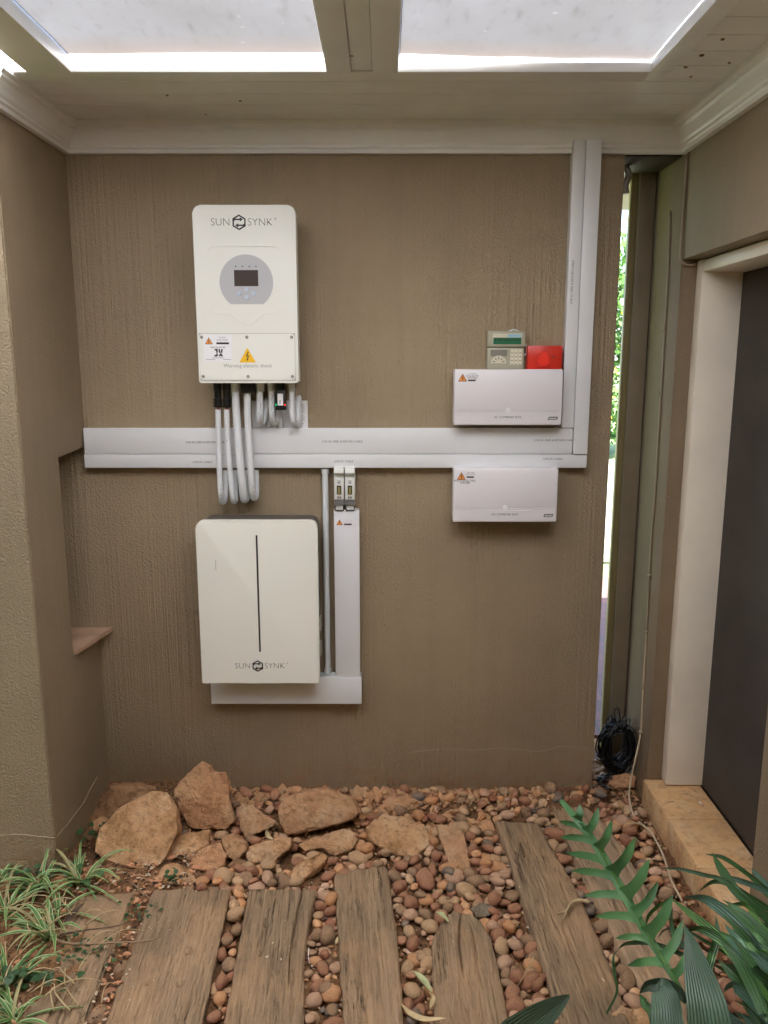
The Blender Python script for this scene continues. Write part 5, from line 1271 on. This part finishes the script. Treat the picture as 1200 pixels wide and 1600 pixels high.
def ivy(u, v, n, sp, label, z=.03, s=.014):
    p0 = atZ(u, v, z); bm = B()
    for k in range(n):
        p = p0 + Vector((rnd.gauss(0, sp), rnd.gauss(0, sp * .6), abs(rnd.gauss(.0, .025)))); a = rnd.uniform(0, 6.3); d = Vector((math.cos(a), math.sin(a), rnd.uniform(-.2, .5))); ss = s * rnd.uniform(.6, 1.3)
        ribbon(bm, [p + d * ss * f * 1.6 for f in (0, .2, .45, .7, 1)], lambda f: ss * 1.5 * math.sin(math.pi * (.12 + .86 * f)) ** .8, fold=.3, cols=2)
    tag(obj('creeper', bm, 'ivy', smooth=True), label, 'creeper')
ivy(160, 1312, 34, .045, 'dark leafy creeper between the striped grass and the biggest rock', .03)
ivy(60, 1380, 60, .07, 'dark leafy creeper low under the striped grass', .01)
ivy(20, 1545, 50, .06, 'dark creeper in the lower left corner', .01)
ivy(130, 1492, 40, .05, 'dull green weeds trailing over the leftmost sleeper', .01, .007)
ivy(215, 1430, 22, .025, 'tiny dull weeds at the edge of the second sleeper', .01, .007)
ivy(265, 1378, 16, .012, 'tiny bright green weed in front of the low rounded rock', .01, .008)
bm = B()
for k in range(34):
    u, v = rnd.uniform(0, 160), rnd.uniform(1410, 1595); a = rnd.uniform(-.6, 2.6); l = rnd.uniform(.06, .2); p0 = atZ(u, v, .02)
    P = [p0 + Vector((math.cos(a) * l * f + rnd.uniform(-.008, .008), math.sin(a) * l * f * .6, .012 + .03 * math.sin(math.pi * f))) for f in (0, .3, .6, 1)]
    tube(bm, spline(P, 16), lambda f: .0022 * (1.1 - f), 5)
tag(obj('straw', bm, 'dry_leaf', smooth=True), 'dry straw lying among the striped grass at lower left', 'straw', kind='stuff')
# ---- fern frond
def tp(lst, t0, t1):
    n = len(lst) - 1; return [atT(u, v, t0 + (t1 - t0) * i / n) for i, (u, v) in enumerate(lst)]
fern = thing('fern', 'single blue green fern frond with long lobes arching over the rightmost sleeper', 'fern', (.80, -1.42, 0))
T0, T1 = 1.90, 1.62
RC = C(c4, [(90, 170), (135, 225), (190, 290), (290, 430), (370, 570), (450, 710), (540, 870), (620, 1000), (680, 1100), (740, 1200)])
rach = spline(tp(RC, T0, T1), 60)
bm = B(); ribbon(bm, rach, lambda f: .004 + .017 * math.sin(math.pi * min(1, .06 + f * .9)) ** .6, fold=.12, cols=4, side=Vector((1, .25, .3)))
def rpt(q):
    u, v = c4(*q); best = min(range(len(rach)), key=lambda i: (600 + (rach[i] - CAMLOC).x / (rach[i] - CAMLOC).dot(FWD) * F - u) ** 2 + (800 - (rach[i] - CAMLOC).dot(UP) / (rach[i] - CAMLOC).dot(FWD) * F - v) ** 2)
    return rach[best], T0 + (T1 - T0) * best / 60
lobes = [((80, 285), (200, 315)), ((85, 370), (268, 395)), ((118, 455), (318, 490)), ((143, 550), (370, 590)), ((213, 685), (425, 690)), ((273, 795), (480, 802)), ((380, 912), (555, 905)), ((445, 1060), (640, 1030)),
         ((192, 195), (185, 275)), ((292, 210), (235, 335)), ((365, 277), (300, 430)), ((490, 372), (365, 560)), ((565, 487), (430, 680)), ((612, 605), (495, 785)), ((692, 678), (560, 900)), ((745, 812), (650, 1020)), ((760, 985), (690, 1110))]
for k, (tip, att) in enumerate(lobes):
    a, t = rpt(att); u, v = c4(*tip); left = k < 8
    b = atT(u, v, t + rnd.uniform(-.03, .05)); ln = (b - a).length
    ma = a.lerp(b, .5) + Vector((0, 0, -.004 if left else 0)) + Vector((0, .01 if left else -.012, 0))
    P = spline([a, ma, b], 16); wv = max(.013, min(.017, ln * .19)) if left else max(.018, min(.025, ln * .22))
    ribbon(bm, P, lambda f: wv * (1.55 - 2.5 * f if f < .22 else 1.0 - .25 * (f - .22) if f < .6 else .905 * (1 - ((f - .6) / .4) ** 1.5) + .03), fold=.15 + rnd.uniform(-.1, .1), cols=4, side=((b - CAMLOC).cross(b - a)).normalized() + FWD * rnd.uniform(-.25, .25))
obj('frond', bm, 'fern', fern, smooth=True)
bm = B(); tube(bm, spline([rach[0], rach[20], rach[40], rach[60], rach[60].lerp(Vector((.80, -1.42, 0)), .5) + Vector((-.02, 0, .02)), Vector((.80, -1.42, 0))], 60), lambda f: .0016 + .0022 * f, 8); obj('stalk', bm, 'strap_bright', fern, smooth=True)
# ---- strap leaved plant, bottom right
sp = thing('strap_leaf_plant', 'dense clump of dark glossy strap leaves in the bottom right corner', 'plant', (.93, -1.25, 0))
def strap(q, w, t0, t1, mat='strap', fold=.25, root=sp, nm='leaf', tip=.25, side=None):
    """q: surveyed points tip first; w in photo pixels"""
    P = spline(tp(C(c4, q), t0, t1), 30); P = P[::-1]
    for p in P: p.x = min(p.x, DX - .012)
    wm = w * (t0 + t1) / 2 / F; bm = B()
    ribbon(bm, P, lambda f: wm * (.8 + .2 * min(1, f * 4) if f < 1 - tip * 1.6 else max(.03, (1 - ((f - (1 - tip * 1.6)) / (tip * 1.6)) ** 1.7))), fold=fold, cols=6, side=side, up=-FWD)
    obj(nm, bm, mat, root, smooth=True)
strap([(600, 537), (720, 540), (850, 570), (960, 602), (1100, 720), (1260, 900)], 7, 1.80, 1.65)
strap([(860, 460), (960, 480), (1080, 560), (1250, 700)], 7, 1.86, 1.80)
strap([(900, 452), (960, 560), (1050, 680), (1260, 850)], 15, 1.85, 1.70)
strap([(670, 692), (800, 790), (930, 900), (1040, 1030), (1120, 1130), (1260, 1300)], 17, 1.78, 1.55, 'strap_bright')
strap([(745, 690), (860, 700), (980, 780), (1100, 900), (1280, 1080)], 18, 1.80, 1.62, 'strap_blue')
strap([(960, 742), (1080, 730), (1150, 830), (1280, 980)], 10, 1.74, 1.62, 'strap_bright')
strap([(960, 575), (1040, 600), (1150, 640), (1260, 700)], 9, 1.83, 1.78, 'strap_blue')
strap([(920, 790), (925, 900), (890, 1020), (860, 1150), (850, 1330)], 15, 1.72, 1.60)
strap([(830, 660), (900, 610), (980, 615), (1100, 690), (1280, 800)], 9, 1.82, 1.74)
strap([(895, 1050), (990, 1090), (1100, 1170), (1280, 1330)], 17, 1.66, 1.52)
strap([(960, 1200), (1010, 1165), (1120, 1260), (1260, 1400)], 16, 1.60, 1.50, 'strap_blue')
strap([(690, 740), (680, 820), (700, 900), (790, 990), (900, 1120)], 9, 1.80, 1.68)
strap([(610, 915), (640, 870), (690, 860), (800, 890), (1000, 1010)], 5, 1.84, 1.70)
strap([(1110, 540), (1160, 590), (1280, 700)], 7, 1.84, 1.78, 'strap_blue')
strap([(400, 972), (372, 1010), (378, 1110), (390, 1200), (335, 1315)], 4, 1.75, 1.70)
strap([(545, 850), (560, 790), (610, 740), (680, 700)], 6, 1.80, 1.78, 'strap_bright')
strap([(395, 975), (440, 940), (560, 935), (700, 980), (900, 1080)], 8, 1.78, 1.66)
strap([(740, 880), (830, 860), (950, 920), (1100, 1060), (1260, 1200)], 15, 1.70, 1.56)
for k in range(80):
    x0_, y0_ = rnd.uniform(900, 1230), rnd.uniform(660, 1400)
    if k > 46: x0_, y0_ = rnd.uniform(980, 1230), rnd.uniform(900, 1330)
    a = R(rnd.uniform(200, 240)); l = rnd.uniform(200, 420)
    q = [(x0_, y0_), (x0_ + l * .4 * -math.cos(a), y0_ + l * .4 * -math.sin(a) * .8), (x0_ + l * .75 * -math.cos(a), y0_ + l * .8 * -math.sin(a) * .95), (x0_ - l * math.cos(a), y0_ - l * 1.15 * math.sin(a))]
    t = rnd.uniform(1.56, 1.80)
    if t * .48 * 1.0 > 2: continue
    strap(q, rnd.uniform(8, 16), t, t - .10, rnd.choice(('strap', 'strap', 'strap_blue', 'strap_bright')), fold=rnd.uniform(.1, .4))
# ---- broad ribbed leaves in front
br = thing('broad_leaf_plant', 'two broad ribbed dark green leaves standing up in front of the strap leaves', 'plant', (.62, -1.62, 0))
def blade(axis, widths, t0, t1, mat='broad', root=br, fold=.2, nm='leaf'):
    P = spline(tp(C(c4, axis), t0, t1), 34); wl = widths; bm = B()
    def wf(f):
        x = f * (len(wl) - 1); k = min(int(x), len(wl) - 2); return (wl[k] + (wl[k + 1] - wl[k]) * (x - k)) * (t0 + t1) / 2 / F / 3.4286
    ribbon(bm, P, wf, fold=fold, cols=12, up=-FWD); obj(nm, bm, mat, root, smooth=True)
blade([(752, 842), (785, 940), (815, 1060), (845, 1180), (870, 1300), (890, 1480)], [6, 62, 120, 165, 205, 225, 250], 1.55, 1.42)
blade([(610, 1150), (635, 1190), (660, 1270), (670, 1360), (680, 1480)], [60, 130, 165, 180, 185], 1.50, 1.42, fold=-.2)
blade([(512, 1205), (560, 1165), (640, 1160), (720, 1200), (760, 1260)], [6, 70, 85, 60, 20], 1.52, 1.50, fold=.3)
blade([(515, 1215), (540, 1260), (575, 1310), (590, 1400)], [6, 50, 50, 40], 1.53, 1.47, mat='strap', fold=.3)
bl = thing('broad_leaf_plant', 'one broad blue green leaf rising from below the frame at bottom centre', 'plant', (.32, -1.75, 0))
P = [atT(890, 1556, 1.45), atT(850, 1585, 1.42), atT(800, 1630, 1.38), atT(740, 1700, 1.33)]
bm = B(); ribbon(bm, spline(P, 24), lambda f: .005 + .085 * min(1, f * 1.5) ** .8, fold=.15, cols=10, up=-FWD); obj('leaf', bm, 'broad', bl, smooth=True)
for root, q in ((br, (.50, -1.55, .30)), (bl, (.18, -1.6, .2))):
    bm = B(); b0 = W[root.name]
    last = [o for o in COL.objects if o.parent == root][0]
    vs = [v.co + b0 for v in last.data.vertices]; lo = min(vs, key=lambda c: c.z if root is br else c.y)
    tube(bm, spline([lo, (lo + b0) / 2 + Vector((0, 0, -.02)), b0], 12), .004, 8); obj('stalk', bm, 'strap', root, smooth=True)
# ---- garden beyond the gap
rnd = random.Random(5)
hd = thing('hedge', 'tall sunlit green hedge dotted with yellow flowers across the garden', 'hedge', (4, 11.5, 0))
bm = B(); bf = B()
def leafquad(b, p, s):
    n = Vector((rnd.gauss(0, 1), rnd.gauss(-.6, .8), rnd.gauss(.5, .8))).normalized(); t = n.orthogonal().normalized(); t = Matrix.Rotation(rnd.uniform(0, 6.3), 3, n) @ t; u = n.cross(t)
    vs = [b.verts.new(p + t * s), b.verts.new(p + u * s * .45), b.verts.new(p - t * s), b.verts.new(p - u * s * .45)]; b.faces.new(vs)
lobs = [(Vector((rnd.uniform(.8, 7), rnd.uniform(11.0, 12.4), rnd.uniform(.3, 3.75))), rnd.uniform(.35, .75)) for _ in range(150)]
for c, r in lobs:
    for _ in range(150):
        d = Vector((rnd.gauss(0, 1), rnd.gauss(0, 1), rnd.gauss(0, 1))).normalized(); p = c + d * r * rnd.uniform(.6, 1.05)
        if p.z > 0: leafquad(bm, p, rnd.uniform(.05, .10))
    for _ in range(4):
        d = Vector((rnd.gauss(0, 1), -abs(rnd.gauss(0, 1)) - .3, rnd.gauss(0, 1))).normalized(); leafquad(bf, c + d * r * 1.08, .07) if c.z > .8 else None
obj('leaves', bm, 'hedge', hd); obj('flowers', bf, 'flower', hd)
bm = B()
for k in range(12): tube(bm, [(1 + k * .5 + rnd.uniform(-.1, .1), 11.7, -.05), (1 + k * .5 + rnd.uniform(-.2, .2), 11.7, 1.2), (1 + k * .5, 11.8, 2.8)], .04, 7)
obj('stems', bm, 'bark', hd)
